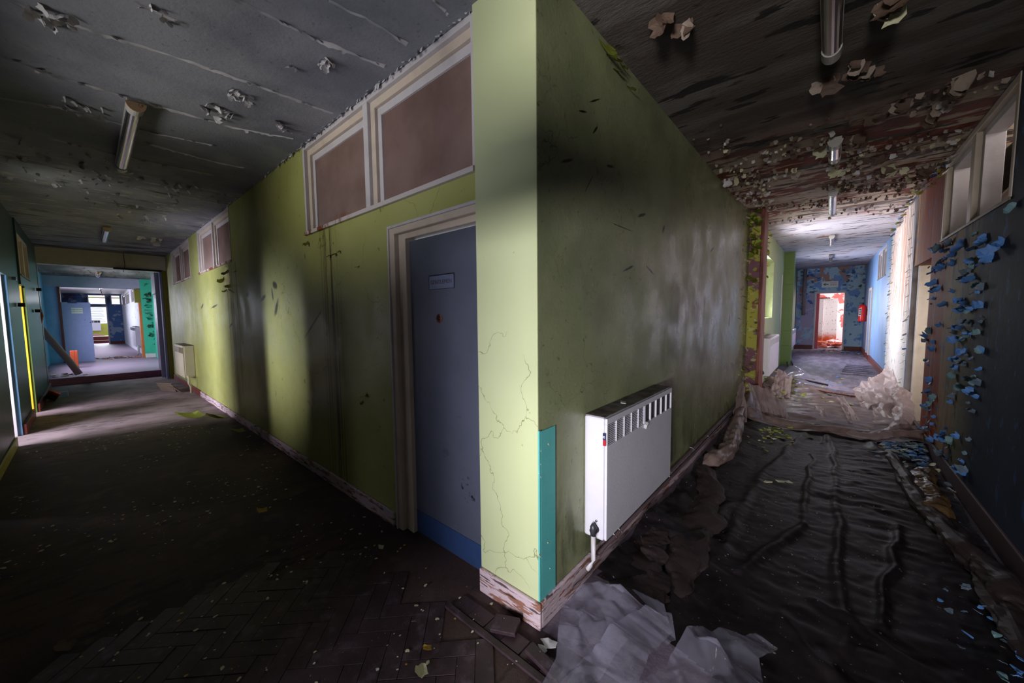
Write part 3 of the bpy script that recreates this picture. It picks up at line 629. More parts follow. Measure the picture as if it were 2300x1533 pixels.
# ------------------------------------------------------------------ doors
def text(name, s, size, m, loc, rot, parent=None, ext=0.0008):
    cu = bpy.data.curves.new(name, 'FONT'); cu.body = s; cu.size = size; cu.extrude = ext; cu.align_x = 'CENTER'; cu.align_y = 'CENTER'
    tmp = bpy.data.objects.new(name, cu); C.objects.link(tmp)
    dg = bpy.context.evaluated_depsgraph_get(); me = bpy.data.meshes.new_from_object(tmp.evaluated_get(dg))
    bpy.data.objects.remove(tmp); me.materials.clear(); me.materials.append(m)
    o = bpy.data.objects.new(name, me); C.objects.link(o)
    if parent: o.parent = parent; loc = Vector(loc) - parent_world(parent)
    o.location = loc; o.rotation_euler = rot; return o
d1 = bpy.data.objects.new('door_1', None); C.objects.link(d1); d1['kind'] = 'structure'; d1.location = (-1.98, 1.34, 0)
bpy.context.view_layer.update()
fr = [(-2.14, -2.075, 1.285, 1.40, 0, 1.985), (-2.075, -2.00, 1.315, 1.40, 0, 1.94), (-2.14, -1.3105, 1.285, 1.40, 1.93, 1.985), (-2.075, -1.3105, 1.315, 1.40, 1.895, 1.94)]
boxes('door_frame', fr, M_cream, d1, 0.006)
boxes('door_stop', [(-2.14, -2.125, 1.275, 1.30, 0, 1.985), (-2.14, -1.3105, 1.275, 1.30, 1.968, 1.985)], M_white, d1, 0.003)
box('door_leaf', -1.998, -1.3105, 1.345, 1.385, 0.004, 1.885, M_door, d1, 0.002)
box('kick_plate', -1.995, -1.3105, 1.3415, 1.345, 0.01, 0.155, M_kick, d1, 0.0)
np_ = box('name_plate', -1.80, -1.575, 1.341, 1.345, 1.575, 1.655, M_plate, d1, 0.001)
boxes('plate_rim', [(-1.80, -1.575, 1.339, 1.342, 1.652, 1.658), (-1.80, -1.575, 1.339, 1.342, 1.573, 1.576), (-1.802, -1.799, 1.339, 1.342, 1.573, 1.658), (-1.577, -1.573, 1.339, 1.342, 1.573, 1.658)], M_dark, np_)
text('lettering', 'GENTLEMEN', 0.034, M_ink, (-1.69, 1.3405, 1.614), (PI / 2, 0, 0), np_)
lk = tube('lock_hole', [(-1.715, 1.347, 1.405), (-1.715, 1.341, 1.405)], [0.026, 0.028], M_wood, d1, 8)
tube('lock_core', [(-1.715, 1.343, 1.407), (-1.715, 1.338, 1.407)], 0.016, M_dark, lk, 7)
# end door of right corridor
d2 = bpy.data.objects.new('door_2', None); C.objects.link(d2); d2['kind'] = 'structure'; d2.location = (0, 18.3, 0); bpy.context.view_layer.update()
boxes('door_frame', [(-0.41, -0.36, 18.26, 18.44, 0, 2.17), (0.44, 0.49, 18.26, 18.44, 0, 2.17), (-0.41, 0.49, 18.26, 18.44, 2.12, 2.18)], M_white, d2, 0.004)
box('door_leaf', -0.36, -0.32, 18.44, 19.2, 0, 2.1, M_redframe, d2); box('lining', -0.36, -0.26, 18.42, 18.46, 0, 2.12, M_redframe, d2)
# fire door, left corridor far
d3 = bpy.data.objects.new('door_3', None); C.objects.link(d3); d3['kind'] = 'structure'; d3.location = (-17.0, -0.45, 0.15); bpy.context.view_layer.update()
box('door_leaf', -17.02, -16.975, -0.45, 0.11, 0.15, 1.93, M_lilacdoor, d3)
sg = box('sign_plate', -16.975, -16.97, -0.27, -0.05, 1.60, 1.77, M_signwhite, d3, 0.001)
text('lettering', 'FIRE DOOR', 0.042, M_signdark, (-16.969, -0.16, 1.715), (PI / 2, 0, PI / 2), sg); text('lettering', 'KEEP CLOSED', 0.034, M_signdark, (-16.969, -0.16, 1.655), (PI / 2, 0, PI / 2), sg)
tube('lock_hole', [(-16.98, 0.08, 1.33), (-16.968, 0.08, 1.33)], 0.012, M_dark, d3); tube('lock_hole', [(-16.98, -0.02, 1.41), (-16.968, -0.02, 1.41)], 0.009, M_dark, d3)
boxes('top_rail_damage', [(-16.98, -16.97, -0.33, -0.15, 1.90, 1.95)], M_kick, d3)
# purple door leaf folded back at first portal
d4 = bpy.data.objects.new('door_4', None); C.objects.link(d4); d4['kind'] = 'structure'; d4.location = (-12.2, 1.15, 0); bpy.context.view_layer.update()
box('door_leaf', -12.9, -12.02, 1.14, 1.18, 0.02, 2.02, M_purple, d4); box('edge_strip', -12.02, -12.0, 1.10, 1.185, 0.02, 2.5, simple('lilac_edge', srgb(150, 146, 170), 0.3), d4)
box('transom', -12.9, -12.02, 1.12, 1.20, 2.03, 2.5, simple('grey_transom', srgb(110, 112, 118), 0.4), d4)
# far end frames
d5 = bpy.data.objects.new('door_5', None); C.objects.link(d5); d5['kind'] = 'structure'; d5.location = (-28, 0.4, 0.15); bpy.context.view_layer.update()
boxes('door_frame', [(-28.1, -27.95, 0.12, 0.16, 0.15, 2.08), (-28.1, -27.95, 0.70, 0.75, 0.15, 2.08), (-28.1, -27.95, 0.12, 0.75, 2.03, 2.09)], M_white, d5)
# frame and door on far right wall
d6 = bpy.data.objects.new('door_6', None); C.objects.link(d6); d6['kind'] = 'structure'; d6.location = (0.97, 15.3, 0); bpy.context.view_layer.update()
boxes('door_frame', [(0.93, 0.98, 14.9, 15.0, 0, 2.1), (0.93, 0.98, 15.75, 15.85, 0, 2.1), (0.93, 0.98, 14.9, 15.85, 2.04, 2.12)], M_cream, d6, 0.003)
box('door_leaf', 0.95, 0.98, 15.0, 15.75, 0, 2.04, M_blue, d6)

# ------------------------------------------------------------------ convector radiators
def radiator(label, loc, L, D, Ht, body, group=None, detail=True, rz=0.0, valve=True):
    """front face looks along +x, length along +y from loc; wall at loc.x"""
    t = thing('convector_radiator', label, 'radiator', loc, group); t.rotation_euler.z = rz
    bm = bmesh.new(); bx(bm, 0, D - .012, 0, L, 0, Ht, 0.012); finish('casing', bm, body, t)
    bm = bmesh.new(); bx(bm, 0.001, D - .014, 0.006, L - .006, Ht, Ht + .004, 0.001); finish('dusty_top', bm, M_radtop, t)
    # front panel with openings for grille
    gz0, gz1 = Ht - .145, Ht - .035
    bm = bmesh.new(); x0, x1 = D - .012, D
    bx(bm, x0, x1, 0.01, L - .006, 0.004, gz0, 0.002); bx(bm, x0, x1, 0.01, L - .006, gz1, Ht - .004, 0.002)
    bx(bm, x0, x1, 0.01, 0.022, gz0, gz1); bx(bm, x0, x1, L - .018, L - .006, gz0, gz1)
    n = max(4, int((L - .04) / 0.098))
    for k in range(1, n):
        y = 0.022 + (L - .04) * k / n; bx(bm, x0, x1 + .001, y - .004, y + .004, gz0, gz1)
    bx(bm, x0, x1, 0.022 + (L - .04) * (0.5) - .012, 0.022 + (L - .04) * 0.5 + .012, gz0, gz1)
    fp = finish('front_panel', bm, body, t)
    bm = bmesh.new(); bx(bm, x0 - .001, x0 + .002, 0.02, L - .016, gz0, gz1); finish('grille_recess', bm, M_dark, t)
    if detail:
        bm = bmesh.new(); bx(bm, x0 + .003, x0 + .009, 0.022, 0.022 + (L - .04) * .5, 0, 0.0045)
        me = bpy.data.meshes.new('grille_slat'); bm.to_mesh(me); bm.free(); me.materials.append(M_rad)
        for k in range(11):
            o = bpy.data.objects.new('grille_slat', me); C.objects.link(o); o.parent = fp; o.location.z = gz0 + .003 + k * 0.0098
    if valve:
        vy = -.012
        tube_l = lambda nm, p, r, m: tube_local(nm, p, r, m, t)
        tube_l('valve_body', [(D * .55, vy - .012, 0.03), (D * .55, vy - .012, 0.075), (D * .55, vy - .012, .095)], [.015, .017, .006], M_bluepipe)
        tube_l('valve_port', [(D * .55, .002, 0.055), (D * .55, vy - .02, 0.055)], [.022, .018], M_dark)
        tube_l('pipe', [(D * .55, vy - .012, 0.03), (D * .55, vy - .012, -.10), (D * .50, vy - .016, -.13), (D * .36, vy - .03, -.155)], .012, M_pipe)
    return t
def tube_local(name, pts, r, m, parent):
    o = tube(name, pts, r, m, None); o.parent = parent; return o
rd1 = radiator('white convector radiator with a broken grille low on the olive wall near the green corner', (XR, 1.66, 0.255), 1.02, 0.125, 0.645, M_rad)
rd1.location.z = 0.255
rd1.children
# label sticker on casing
stk = bpy.data.objects.new('sticker', None)
bm = bmesh.new(); bx(bm, .106, .122, -.0012, -.0002, .535, .570, 0); s1 = finish('sticker', bm, M_sticker_blue, rd1); s1.rotation_euler = (0, 0, 0)
bm = bmesh.new(); bx(bm, .107, .123, -.0014, -.0004, .505, .535, 0); finish('sticker', bm, M_signred, rd1)
t_ = text('lettering', 'e', 0.026, M_signwhite, (0, 0, 0), (PI / 2, 0, 0), None); t_.parent = rd1; t_.location = (.113, -.0018, .552)
tube_local('screw', [(.075, .002, .10), (.075, -.006, .10)], .006, M_chrome, rd1)
pf = box('torn_flake', 0, .02, 0, .035, 0, .03, F_white, None, .004); pf.parent = rd1; pf.location = (.118, .50, .475); pf.rotation_euler = (.4, .3, .2)
pf = box('torn_flake', 0, .03, 0, .05, 0, .004, F_white, None, .001); pf.parent = rd1; pf.location = (.05, .33, .65); pf.rotation_euler = (.0, .1, .4)
# pale cream radiator at the far end of green wall (faces -y)
rd2 = radiator('cream convector radiator on the green wall by the left corridor portal', (-9.95, YG, 0.29), 1.0, 0.16, 0.60, M_radcream, None, True, 0, False)
rd2.location = (-8.95, YG - 0.001, 0.31); rd2.rotation_euler.z = -PI / 2 + PI
# orientation: front looks along -y, length along +x ; mirror by rotating +90 about z then shifting
rd2.rotation_euler.z = -PI / 2; rd2.location = (-10.0, YG - 0.001, 0.31)
tube('valve_pipe', [(-8.93, 1.17, .36), (-8.90, 1.17, .30), (-8.92, 1.17, .22), (-8.96, 1.20, .15), (-8.95, 1.20, .03)], .017, M_radcream, None)
bpy.data.objects['valve_pipe']['label'] = 'bent cream pipe dropping from the cream radiator to the floor'; bpy.data.objects['valve_pipe']['category'] = 'pipe'
rd3 = radiator('white convector radiator strewn with green flakes under the first right corridor window', (XR, 7.75, 0.30), 1.55, 0.20, 0.67, M_rad, None, False)
rd4 = radiator('slim white radiator beyond the green pilaster in the right corridor', (-0.96, 13.3, 0.33), 2.4, 0.16, 0.55, M_rad, None, False)
rd5 = radiator('white radiator on the spotted wall beyond the sea green column', (-20.6, 1.26, 0.42), 2.2, 0.16, 0.72, M_rad, None, False, -PI / 2, False)
tube('valve_pipe', [(-18.3, 1.14, .48), (-18.25, 1.14, .40), (-18.3, 1.14, .25), (-18.3, 1.1, .16)], .03, M_pipe, None); o = bpy.data.objects['valve_pipe.001']; tag(o, 'white bent pipe under the far radiator beyond the sea green column', 'pipe')
rd6 = radiator('white heater under the blind in the far left end room', (-33.0, 0.0, 0.75), 0.55, 0.16, 0.62, M_rad, None, False, 0, False)
st = thing('wooden_step', 'red brown wooden steps in the far left end doorway', 'step', (-30, 0.45, 0.15))
box('tread', -29.9, -29.3, 0.16, 0.9, 0.15, 0.30, M_brown, st); box('tread', -30.4, -29.9, 0.16, 0.9, 0.15, 0.50, M_brown, st)

# pipes along the olive wall skirting
pp = thing('heating_pipe', 'upper dark heating pipe running along the olive wall skirting', 'pipe', (-0.90, 4, 0.155)); tube('pipe_run', [(-0.905, 2.68, .16), (-0.905, 6.6, .165)], .011, M_darkpipe, pp)
pp2 = thing('heating_pipe', 'lower dark heating pipe running along the olive wall skirting', 'pipe', (-0.90, 4, 0.10)); tube('pipe_run', [(-0.90, 1.75, .115), (-0.895, 6.6, .115)], .011, M_darkpipe, pp2)
for p_, ys in ((pp, (2.95, 3.6)), (pp2, (1.95, 2.02, 2.95, 4.2))):
    for y in ys:
        zc = .16 if p_ is pp else .115
        tube('pipe_clip', [(-0.922, y, zc - .012), (-0.905, y, zc - .014), (-0.888, y, zc), (-0.905, y, zc + .014), (-0.93, y, zc + .014)], .003, M_pipe, p_, 6)
tube('riser_pipe', [(-0.86, 10.9, 0.9), (-0.86, 10.9, 2.3), (-0.90, 10.9, 2.32)], .012, M_pipe, None); tag(bpy.data.objects['riser_pipe'], 'thin white riser pipe on the sage wall beside the green pilaster', 'pipe')
tube('riser_pipe', [(-0.72, 18.1, 1.3), (-0.72, 18.1, 3.05)], .06, simple('flaky_pipe', srgb(140, 120, 120), 0.6, 0.6), None); tag(bpy.data.objects['riser_pipe.001'], 'thick flaking pipe in the corner left of the exit sign', 'pipe')

# ------------------------------------------------------------------ turquoise corner strip
ts = thing('turquoise_strip', 'turquoise corner guard strip on the lower corner of the green walls', 'corner guard', (XR, YP, 0.125))
box('strip_face', XR + .001, XR + .0065, YP + .012, YP + .125, .125, .91, M_teal, ts, .002)
box('edge_bead', XR - .002, XR + .007, YP - .003, YP + .012, .125, .915, M_teal, ts, .003)
for k, (yy, zz, s) in enumerate(((.012, .82, .02), (.01, .76, .022), (.012, .70, .028), (.012, .33, .03), (.075, .83, .012), (.07, .37, .010), (.085, .24, .008))):
    f_ = box('chip', 0, .004, 0, s * .55, 0, s, F_cream, None, .001); f_.parent = ts; f_.location = (.005, yy - .004, zz - .125); f_.rotation_euler = (.2 * k, -.25, .3)

# ------------------------------------------------------------------ ceiling lights
def batten(label, x, y, z, L, axis, cap=M_lampcap):
    t = thing('batten_light', label, 'ceiling light', (x, y, z))
    R_ = 0 if axis == 'y' else PI / 2
    bm = bmesh.new(); bx(bm, -.042, .042, 0, L, -.035, 0, 0.004); finish('spine', bm, M_lampwhite, t).rotation_euler.z = R_
    def arc(nm, y0, y1, r, m, sm=True):
        bm = bmesh.new(); n = 12; rings = []
        for y_ in (y0, y1):
            rings.append([bm.verts.new((r * math.cos(PI + PI * k / n), y_, -.028 + 1.15 * r * math.sin(PI + PI * k / n))) for k in range(n + 1)])
        for k in range(n): bm.faces.new((rings[0][k], rings[0][k + 1], rings[1][k + 1], rings[1][k]))
        bm.faces.new(rings[0]); bm.faces.new(rings[1][::-1]); o = finish(nm, bm, m, t, False); o.rotation_euler.z = R_; return o
    arc('end_cap', -.012, .0, .050, cap); arc('end_sleeve', .0, .10, .044, M_lampwhite); arc('diffuser', .10, L - .08, .040, M_chrome); arc('end_sleeve', L - .08, L, .044, M_lampwhite)
    return t
batten('tubular ceiling light with rusty end cap over the near left corridor floor', -3.50, .30, CZ, 1.55, 'x')
batten('tubular ceiling light in front of the left portal beam', -8.5, .30, CZ, 1.4, 'x')
batten('small dim ceiling light beyond the first left portal', -14.8, .30, 2.70, 1.2, 'x')
batten('small ceiling light in the bright far left section', -21.5, .45, 2.70, 1.2, 'x', M_white)
b1 = batten('long dark tubular ceiling light nearest on the right corridor ceiling', -0.04, 1.60, 2.85, 1.15, 'y')
batten('ceiling light half buried in flaking paint, second along the right corridor', -0.01, 4.10, 2.85, .48, 'y', M_lampwhite)
batten('chrome ceiling light, third along the right corridor', -0.01, 6.0, 2.90, 1.3, 'y', M_lampwhite)
batten('small ceiling light, fourth along the right corridor', 0.0, 10.1, 3.0, 1.2, 'y', M_lampwhite)
batten('smallest ceiling light in front of the blue end wall', 0.0, 13.8, 3.03, 1.2, 'y', M_white)
tube('dangling_wire', [(-19.5, .42, 2.69), (-19.5, .40, 2.45), (-19.45, .43, 2.25)], .012, M_wood, None); tag(bpy.data.objects['dangling_wire'], 'brown wire dangling from the ceiling in the far left section', 'wire')
tube('dangling_wire', [(-11.78, .62, 2.86), (-11.78, .63, 2.6), (-11.76, .60, 2.45)], .004, M_dark, None); tag(bpy.data.objects['dangling_wire.001'], 'thin black wire hanging across the left portal beam', 'wire')

# ------------------------------------------------------------------ signs, extinguisher, small furniture
ex = thing('exit_sign', 'emergency exit sign with green left arrow over the end doorway', 'sign', (0.015, 18.25, 2.45))
box('sign_board', -0.222, 0.252, 18.24, 18.26, 2.335, 2.565, M_signwhite, ex, .004)
ar = bmesh.new(); pts = [(-.19, 0), (-.10, .06), (-.10, .045), (-.125, .018), (-.03, .018), (-.03, -.018), (-.125, -.018), (-.10, -.045), (-.10, -.06)]
vv = [ar.verts.new((x, 0, z)) for x, z in pts] + [ar.verts.new((x, -.004, z)) for x, z in pts]
n_ = len(pts); ar.faces.new(vv[:n_]); ar.faces.new(vv[n_:][::-1])
for k in range(n_): ar.faces.new((vv[k], vv[(k + 1) % n_], vv[n_ + (k + 1) % n_], vv[n_ + k]))
bmesh.ops.recalc_face_normals(ar, faces=ar.faces); a_ = finish('arrow', ar, M_signgreen, ex); a_.location = (-.01, -.012, 0)
text('lettering', 'EMERGENCY', .036, M_signred, (0.12, 18.238, 2.495), (PI / 2, 0, 0), ex); text('lettering', 'EXIT', .085, M_signred, (0.12, 18.238, 2.425), (PI / 2, 0, 0), ex)
fe = thing('fire_extinguisher', 'red fire extinguisher hung on the blue wall by the end doorway', 'fire extinguisher', (0.84, 16.2, 1.38))
def lathe(name, prof, m, parent, seg=20):
    bm = bmesh.new(); rg = []
    for r, z in prof: rg.append([bm.verts.new((r * math.cos(2 * PI * k / seg), r * math.sin(2 * PI * k / seg), z)) for k in range(seg)])
    for a, b in zip(rg, rg[1:]):
        for k in range(seg): bm.faces.new((a[k], a[(k + 1) % seg], b[(k + 1) % seg], b[k]))
    bm.faces.new(rg[0][::-1]); bm.faces.new(rg[-1]); return finish(name, bm, m, parent, True)
lathe('cylinder', [(.085, -.28), (.098, -.27), (.10, -.25), (.10, .17), (.09, .21), (.06, .245), (.025, .26)], M_red, fe)
lathe('valve_head', [(.022, .26), (.025, .27), (.02, .30), (.03, .305), (.03, .315)], M_dark, fe, 10)
boxes('lever', [(0.75, .86, 16.185, 16.215, 1.69, 1.70), (0.76, .85, 16.185, 16.215, 1.665, 1.672)], M_dark, fe, .001)
lb = box('label_panel', 0.745, 0.80, 16.10, 16.108, 1.28, 1.52, M_signwhite, fe, .001)
[box('label_print', 0.752, .793, 16.096, 16.10, 1.47 - k * .055, 1.505 - k * .055, M_dark, fe, 0) for k in range(4)]
box('bracket', .90, .97, 16.17, 16.23, 1.3, 1.5, M_dark, fe)
cp = thing('leaning_cupboard_door', 'mouldy white door panel leaning inside the coral room', 'door panel', (0.0, 20.6, 0.1))
box('panel', -0.14, 0.30, 20.55, 20.60, .12, 1.98, M_mould, cp); cp2 = thing('cupboard', 'rusty cream cupboard standing behind the leaning panel', 'cupboard', (-0.3, 20.8, 0))
box('body', -0.36, -0.15, 20.3, 20.9, 0.05, 1.98, M_mould, cp2); box('top_board', -0.40, 0.05, 20.25, 20.95, 1.99, 2.02, M_brown, cp2)
for k in range(16):
    a = random.uniform(-.2, .5); b = random.uniform(18.9, 20.3); s = random.uniform(.1, .3)
    o = box('fallen_board', -s, s, -.12, .12, -.02, .02, M_mould if k % 3 else M_coral, None, .003); o.location = (a, b, .04 + .012 * k); o.rotation_euler = (random.uniform(-.1, .1), random.uniform(-.12, .12), random.uniform(0, 3))
    tag(o, 'fallen pale board lying in the rubble heap inside the coral room', 'board', 'fallen boards in the coral room')
br = thing('brick', 'orange brick standing on end against the lilac fire door', 'brick', (-15, -.26, .15)); 
box('brick_body', -15.1, -14.98, -.33, -.255, .15, .60, M_orange, br, .004); box('brick_half', -15.1, -14.98, -.25, -.20, .15, .60, M_orange, br, .004)
pi_ = tube('cardboard_tube', [(-12.75, -.66, 1.26), (-12.7, -.30, .50), (-12.65, -.175, .20)], .06, simple('pinkish_cardboard', srgb(196, 160, 168), 0.6, 0.2), None, 16); tag(pi_, 'long pinkish tube leaning beside the left portal post', 'tube')
cb = tube('red_cloth', [(-11.735, -.6, 1.75), (-11.73, -.58, 1.5), (-11.735, -.6, 1.3)], [.02, .045, .02], M_redframe, None, 8); tag(cb, 'red item hanging above the leaning tube', 'cloth')
bd = box('leaning_board', -.45, .45, -.012, .012, -.07, .07, M_brown, None); bd.location = (-9.9, -.45, .14); bd.rotation_euler = (.9, -.25, .12); tag(bd, 'short brown board leaning on the left skirting near the portal', 'board')
gb = box('small_box', -.08, .08, -.06, .06, 0, .10, M_blue, None); gb.location = (-10.6, -.36, 0); tag(gb, 'small pale blue box on the floor by the left portal post', 'box')
cbx = thing('folded_cardboard', 'brown folded cardboard piece below the cream radiator', 'cardboard', (-9.5, 1.1, 0))
for k in range(2):
    o = box('flap', -.17, .17, -.008, .008, 0, .20, simple('brown_card', srgb(110, 96, 82), 0.7), None); o.parent = cbx; o.location = (.0 - .12 * k, -.02 - .11 * k, .01); o.rotation_euler = (.75 - .3 * k, 0, .25 + .3 * k)
for k, (x, y, z, w_) in enumerate(((-8.25, -.585, 1.60, .05), (-10.3, -.56, 1.55, .09), (-11.0, -.56, 1.95, .08))):
    o = box('door_closer' if k else 'wall_bracket', x - w_, x + w_, y, y + .06, z, z + .05, M_dark, None); tag(o, ('small dark bracket on the dark teal wall between the doorways', 'dark metal closer arm on the teal wall past the yellow jamb', 'black box on the brown post of the left portal')[k], 'bracket')
o = box('roller_catch', -7.95, -7.85, -.585, -.55, 1.93, 1.97, M_chrome, None); tag(o, 'tiny chrome catch on teal wall above the blue reveal', 'catch')

# ------------------------------------------------------------------ parquet blocks (left floor near the corner)
bw, bl, gap = 0.076, 0.228, 0.0022
def prism_mesh(nm, sx, sy, sz, m, bev=.0015):
    bm = bmesh.new(); bx(bm, -sx / 2, sx / 2, -sy / 2, sy / 2, 0, sz, bev); me = bpy.data.meshes.new(nm); bm.to_mesh(me); bm.free(); me.materials.append(m); return me
me_h = prism_mesh('wood_block', bl - gap, bw - gap, .006, M_block); me_v = prism_mesh('wood_block', bw - gap, bl - gap, .006, M_block)
cnt = 0
rot45 = Matrix.Rotation(math.radians(45), 3, 'Z')
for i in range(-26, 26):
    for j in range(-14, 14):
        # herringbone lattice
        bx0 = i * bw + j * 2 * bl * 0 ; 
        for kind in (0, 1):
            if kind == 0: cx_, cy_ = i * bw + bl / 2 + j * 2 * bl, i * bw + bw / 2 - 0 * bl
            else: cx_, cy_ = i * bw + bl + bw / 2 - 0 + j * 2 * bl - bw * 0, i * bw + bw - bl / 2 + bw * 0
            p = rot45 @ Vector((cx_, cy_, 0)); x_, y_ = p.x - 0.9, p.y + 0.6
            if -2.35 < x_ < -0.55 and -0.25 < y_ < 1.02 and (x_ + 2.45) * 1.0 + (y_ - .2) * -.4 > 0 and cnt < 300 and y_ - (-0.31) > (x_ + 2.41) * 0.55 - .12:
                o = bpy.data.objects.new('wood_block', me_h if kind == 0 else me_v); C.objects.link(o); o.parent = fl_l
                o.location = (x_, y_, random.uniform(-.0022, .0)); o.rotation_euler = (random.uniform(-.004, .004), random.uniform(-.004, .004), math.radians(45)); cnt += 1
# border strip and loose blocks by the corner
box('border_strip', -1.36, -.55, 1.055, 1.085, 0, .012, M_block, fl_l, .002)
for k in range(8):
    o = bpy.data.objects.new('wood_block', prism_mesh('wood_block', .125, .075, .012, M_block) if k == 0 else bpy.data.objects['border_block'].data) if False else box('border_block', -1.34 + k * .105, -1.238 + k * .105, 1.09, 1.17, 0, .007 + .003 * (k % 2), M_block, fl_l, .002)
lo = box('loose_block', -.06, .06, -.038, .038, 0, .022, M_block, None, .003); lo.location = (-1.045, 1.15, .018); lo.rotation_euler = (.18, -.12, .35); tag(lo, 'loose dark floor block tipped up against the corner skirting', 'wood block')
lo = box('loose_block', -.10, .10, -.025, .025, 0, .02, M_block, None, .003); lo.location = (-.80, 1.12, .012); lo.rotation_euler = (.05, .05, -.12); tag(lo, 'long loose dark block beside the white flakes at the corner', 'wood block')

# ------------------------------------------------------------------ paint flakes
def flake_mesh(nm, m, curl=1.2, seed=0, n=5, jag=0.25):
    """unit curled chip, root edge along x at y=0, bends away (-z)"""
    rnd = random.Random(seed); vs = []; fs = []
    w0 = [rnd.uniform(.7, 1.0) for _ in range(n)]; sh = [rnd.uniform(-.12, .12) for _ in range(n)]
    ph = 0; y = 0; z = 0; mcount = 4
    w0[-1] *= rnd.uniform(.2, .8)
    for i in range(n):
        for k in range(mcount):
            t = k / (mcount - 1) - .5
            jx = rnd.uniform(-jag, jag) * .2; vs.append(((t * w0[i]) + sh[i] + jx, y + rnd.uniform(-jag, jag) * .12, z + rnd.uniform(-.03, .03) - .25 * curl * t * t))
        ph += curl / (n - 1) * rnd.uniform(.7, 1.3); y += math.cos(ph) / (n - 1); z -= math.sin(ph) / (n - 1)
    for i in range(n - 1):
        for k in range(mcount - 1):
            a = i * mcount + k; fs.append((a, a + 1, a + mcount + 1, a + mcount))
    N = len(vs); t = .018
    vs2 = [(x, y, z + t) for x, y, z in vs]; allv = vs + vs2; f2 = fs + [tuple(N + q for q in f[::-1]) for f in fs]
    me = bpy.data.meshes.new(nm); me.from_pydata(allv, [], f2); me.materials.append(m); me.update(); return me
def scatter(name, meshes, places, parent=None, limit=300, stuff_name=None):
    """places: (loc, rot_matrix3, size, mesh_index); individual parts up to limit, the rest one joined stuff part"""
    places = sorted(places, key=lambda p: -p[2] / max(.3, (Vector(p[0]) - Vector((0, 0, H))).length))
    for (loc, rm, s, mi) in places[:limit]:
        o = bpy.data.objects.new(name, meshes[mi % len(meshes)]); C.objects.link(o)
        o.matrix_world = Matrix.Translation(loc) @ rm.to_4x4() @ Matrix.Scale(s, 4)
        if parent: o.parent = parent; o.matrix_parent_inverse = parent.matrix_world.inverted()
        yield o
    rest = places[limit:]
    if rest:
        by = {}
        for pl in rest: by.setdefault(meshes[pl[3] % len(meshes)].materials[0].name, []).append(pl)
        vs = []; fs = []; mats = []; mi_ = []
        for mn, L in by.items():
            mats.append(bpy.data.materials[mn])
            for (loc, rm, s, mi) in L:
                me = meshes[mi % len(meshes)]; N = len(vs)
                for v in me.vertices: vs.append(tuple(rm @ (v.co * s) + Vector(loc)))
                for p in me.polygons: fs.append(tuple(N + q for q in p.vertices)); mi_.append(len(mats) - 1)
        me = bpy.data.meshes.new(stuff_name or 'small_flakes'); me.from_pydata(vs, [], fs)
        for m in mats: me.materials.append(m)
        me.polygons.foreach_set('material_index', mi_); me.update()
        o = bpy.data.objects.new(stuff_name or 'small_flakes', me); C.objects.link(o); o['kind'] = 'stuff'
        if parent: o.parent = parent
        yield o
def Rz(a): return Matrix.Rotation(a, 3, 'Z')
def Rx(a): return Matrix.Rotation(a, 3, 'X')
def Ry(a): return Matrix.Rotation(a, 3, 'Y')
bpy.context.view_layer.update()
U = random.uniform
# --- left ceiling: seams with lifted edges
FW = [flake_mesh('paint_flake', F_white, U(.5, 1.1), k, jag=.5) for k in range(10)]
seams = [[(-2.84, -.3), (-2.86, -.08), (-2.85, .07), (-2.78, .38), (-2.77, .55), (-2.74, .81), (-2.71, 1.25)],
         [(-3.47, -.22), (-3.51, .0), (-3.50, .35), (-3.47, .81), (-3.32, 1.2)],
         [(-2.09, .45), (-2.07, .85), (-1.99, 1.23)], [(-4.13, -.28), (-3.99, .02), (-4.04, .35), (-3.94, .80)],
         [(-2.44, .23), (-2.46, .43)], [(-1.78, .81), (-1.74, 1.05), (-1.75, 1.22)], [(-4.3, .4), (-4.35, .9), (-4.3, 1.1)], [(-4.75, -.1), (-4.8, .5), (-4.75, .95)], [(-1.42, .95), (-1.43, 1.22)]]
# seam ridges: thin raised lips of paint
def lip(pts, nm='seam_lip', w=.0055, h=.010):
    P_ = []
    for a, b in zip(pts, pts[1:]):
        n = max(2, int((Vector(b) - Vector(a)).length / .02))
        for k in range(n): P_.append(Vector(a).lerp(Vector(b), k / n))
    vs = []; fs = []
    for i, p in enumerate(P_):
        wv = noise.noise(Vector((p.x * 3, p.y * 14, 0))); hh = h * (.6 + .9 * abs(noise.noise(Vector((p.x * 9, p.y * 25, 3)))) * 2); x = p.x + wv * .012; ww = w * (0.35 + max(0, noise.noise(Vector((p.x * 3, p.y * 7, 9)))) * 5.0)
        vs += [(x + ww, p.y, CZ - .0008), (x + ww * .3, p.y, CZ - .004), (x - ww * .6, p.y + U(-.003, .003), CZ - hh)]
        if i: a = 3 * i; fs += [(a - 3, a, a + 1, a - 2), (a - 2, a + 1, a + 2, a - 1)]
    return pyobj(nm, vs, fs, F_white, ce_l, True)
for s in seams: lip(s)
pl = []
for s in seams:
    for a, b in zip(s, s[1:]):
        a = Vector(a); b = Vector(b); L_ = (b - a).length
        for k in range(int(L_ / .045)):
            if noise.noise(Vector((a.x * 5 + k * .13, b.y * 4, 1))) < -.02: continue
            p = a.lerp(b, random.random()); d = U(-.35, .35) + PI / 2 + (0 if random.random() < .8 else PI)
            pl.append(((p.x, p.y, CZ - .001), Rz(d - PI) @ Rx(U(-.5, -.1)), U(.012, .032), random.randrange(10)))
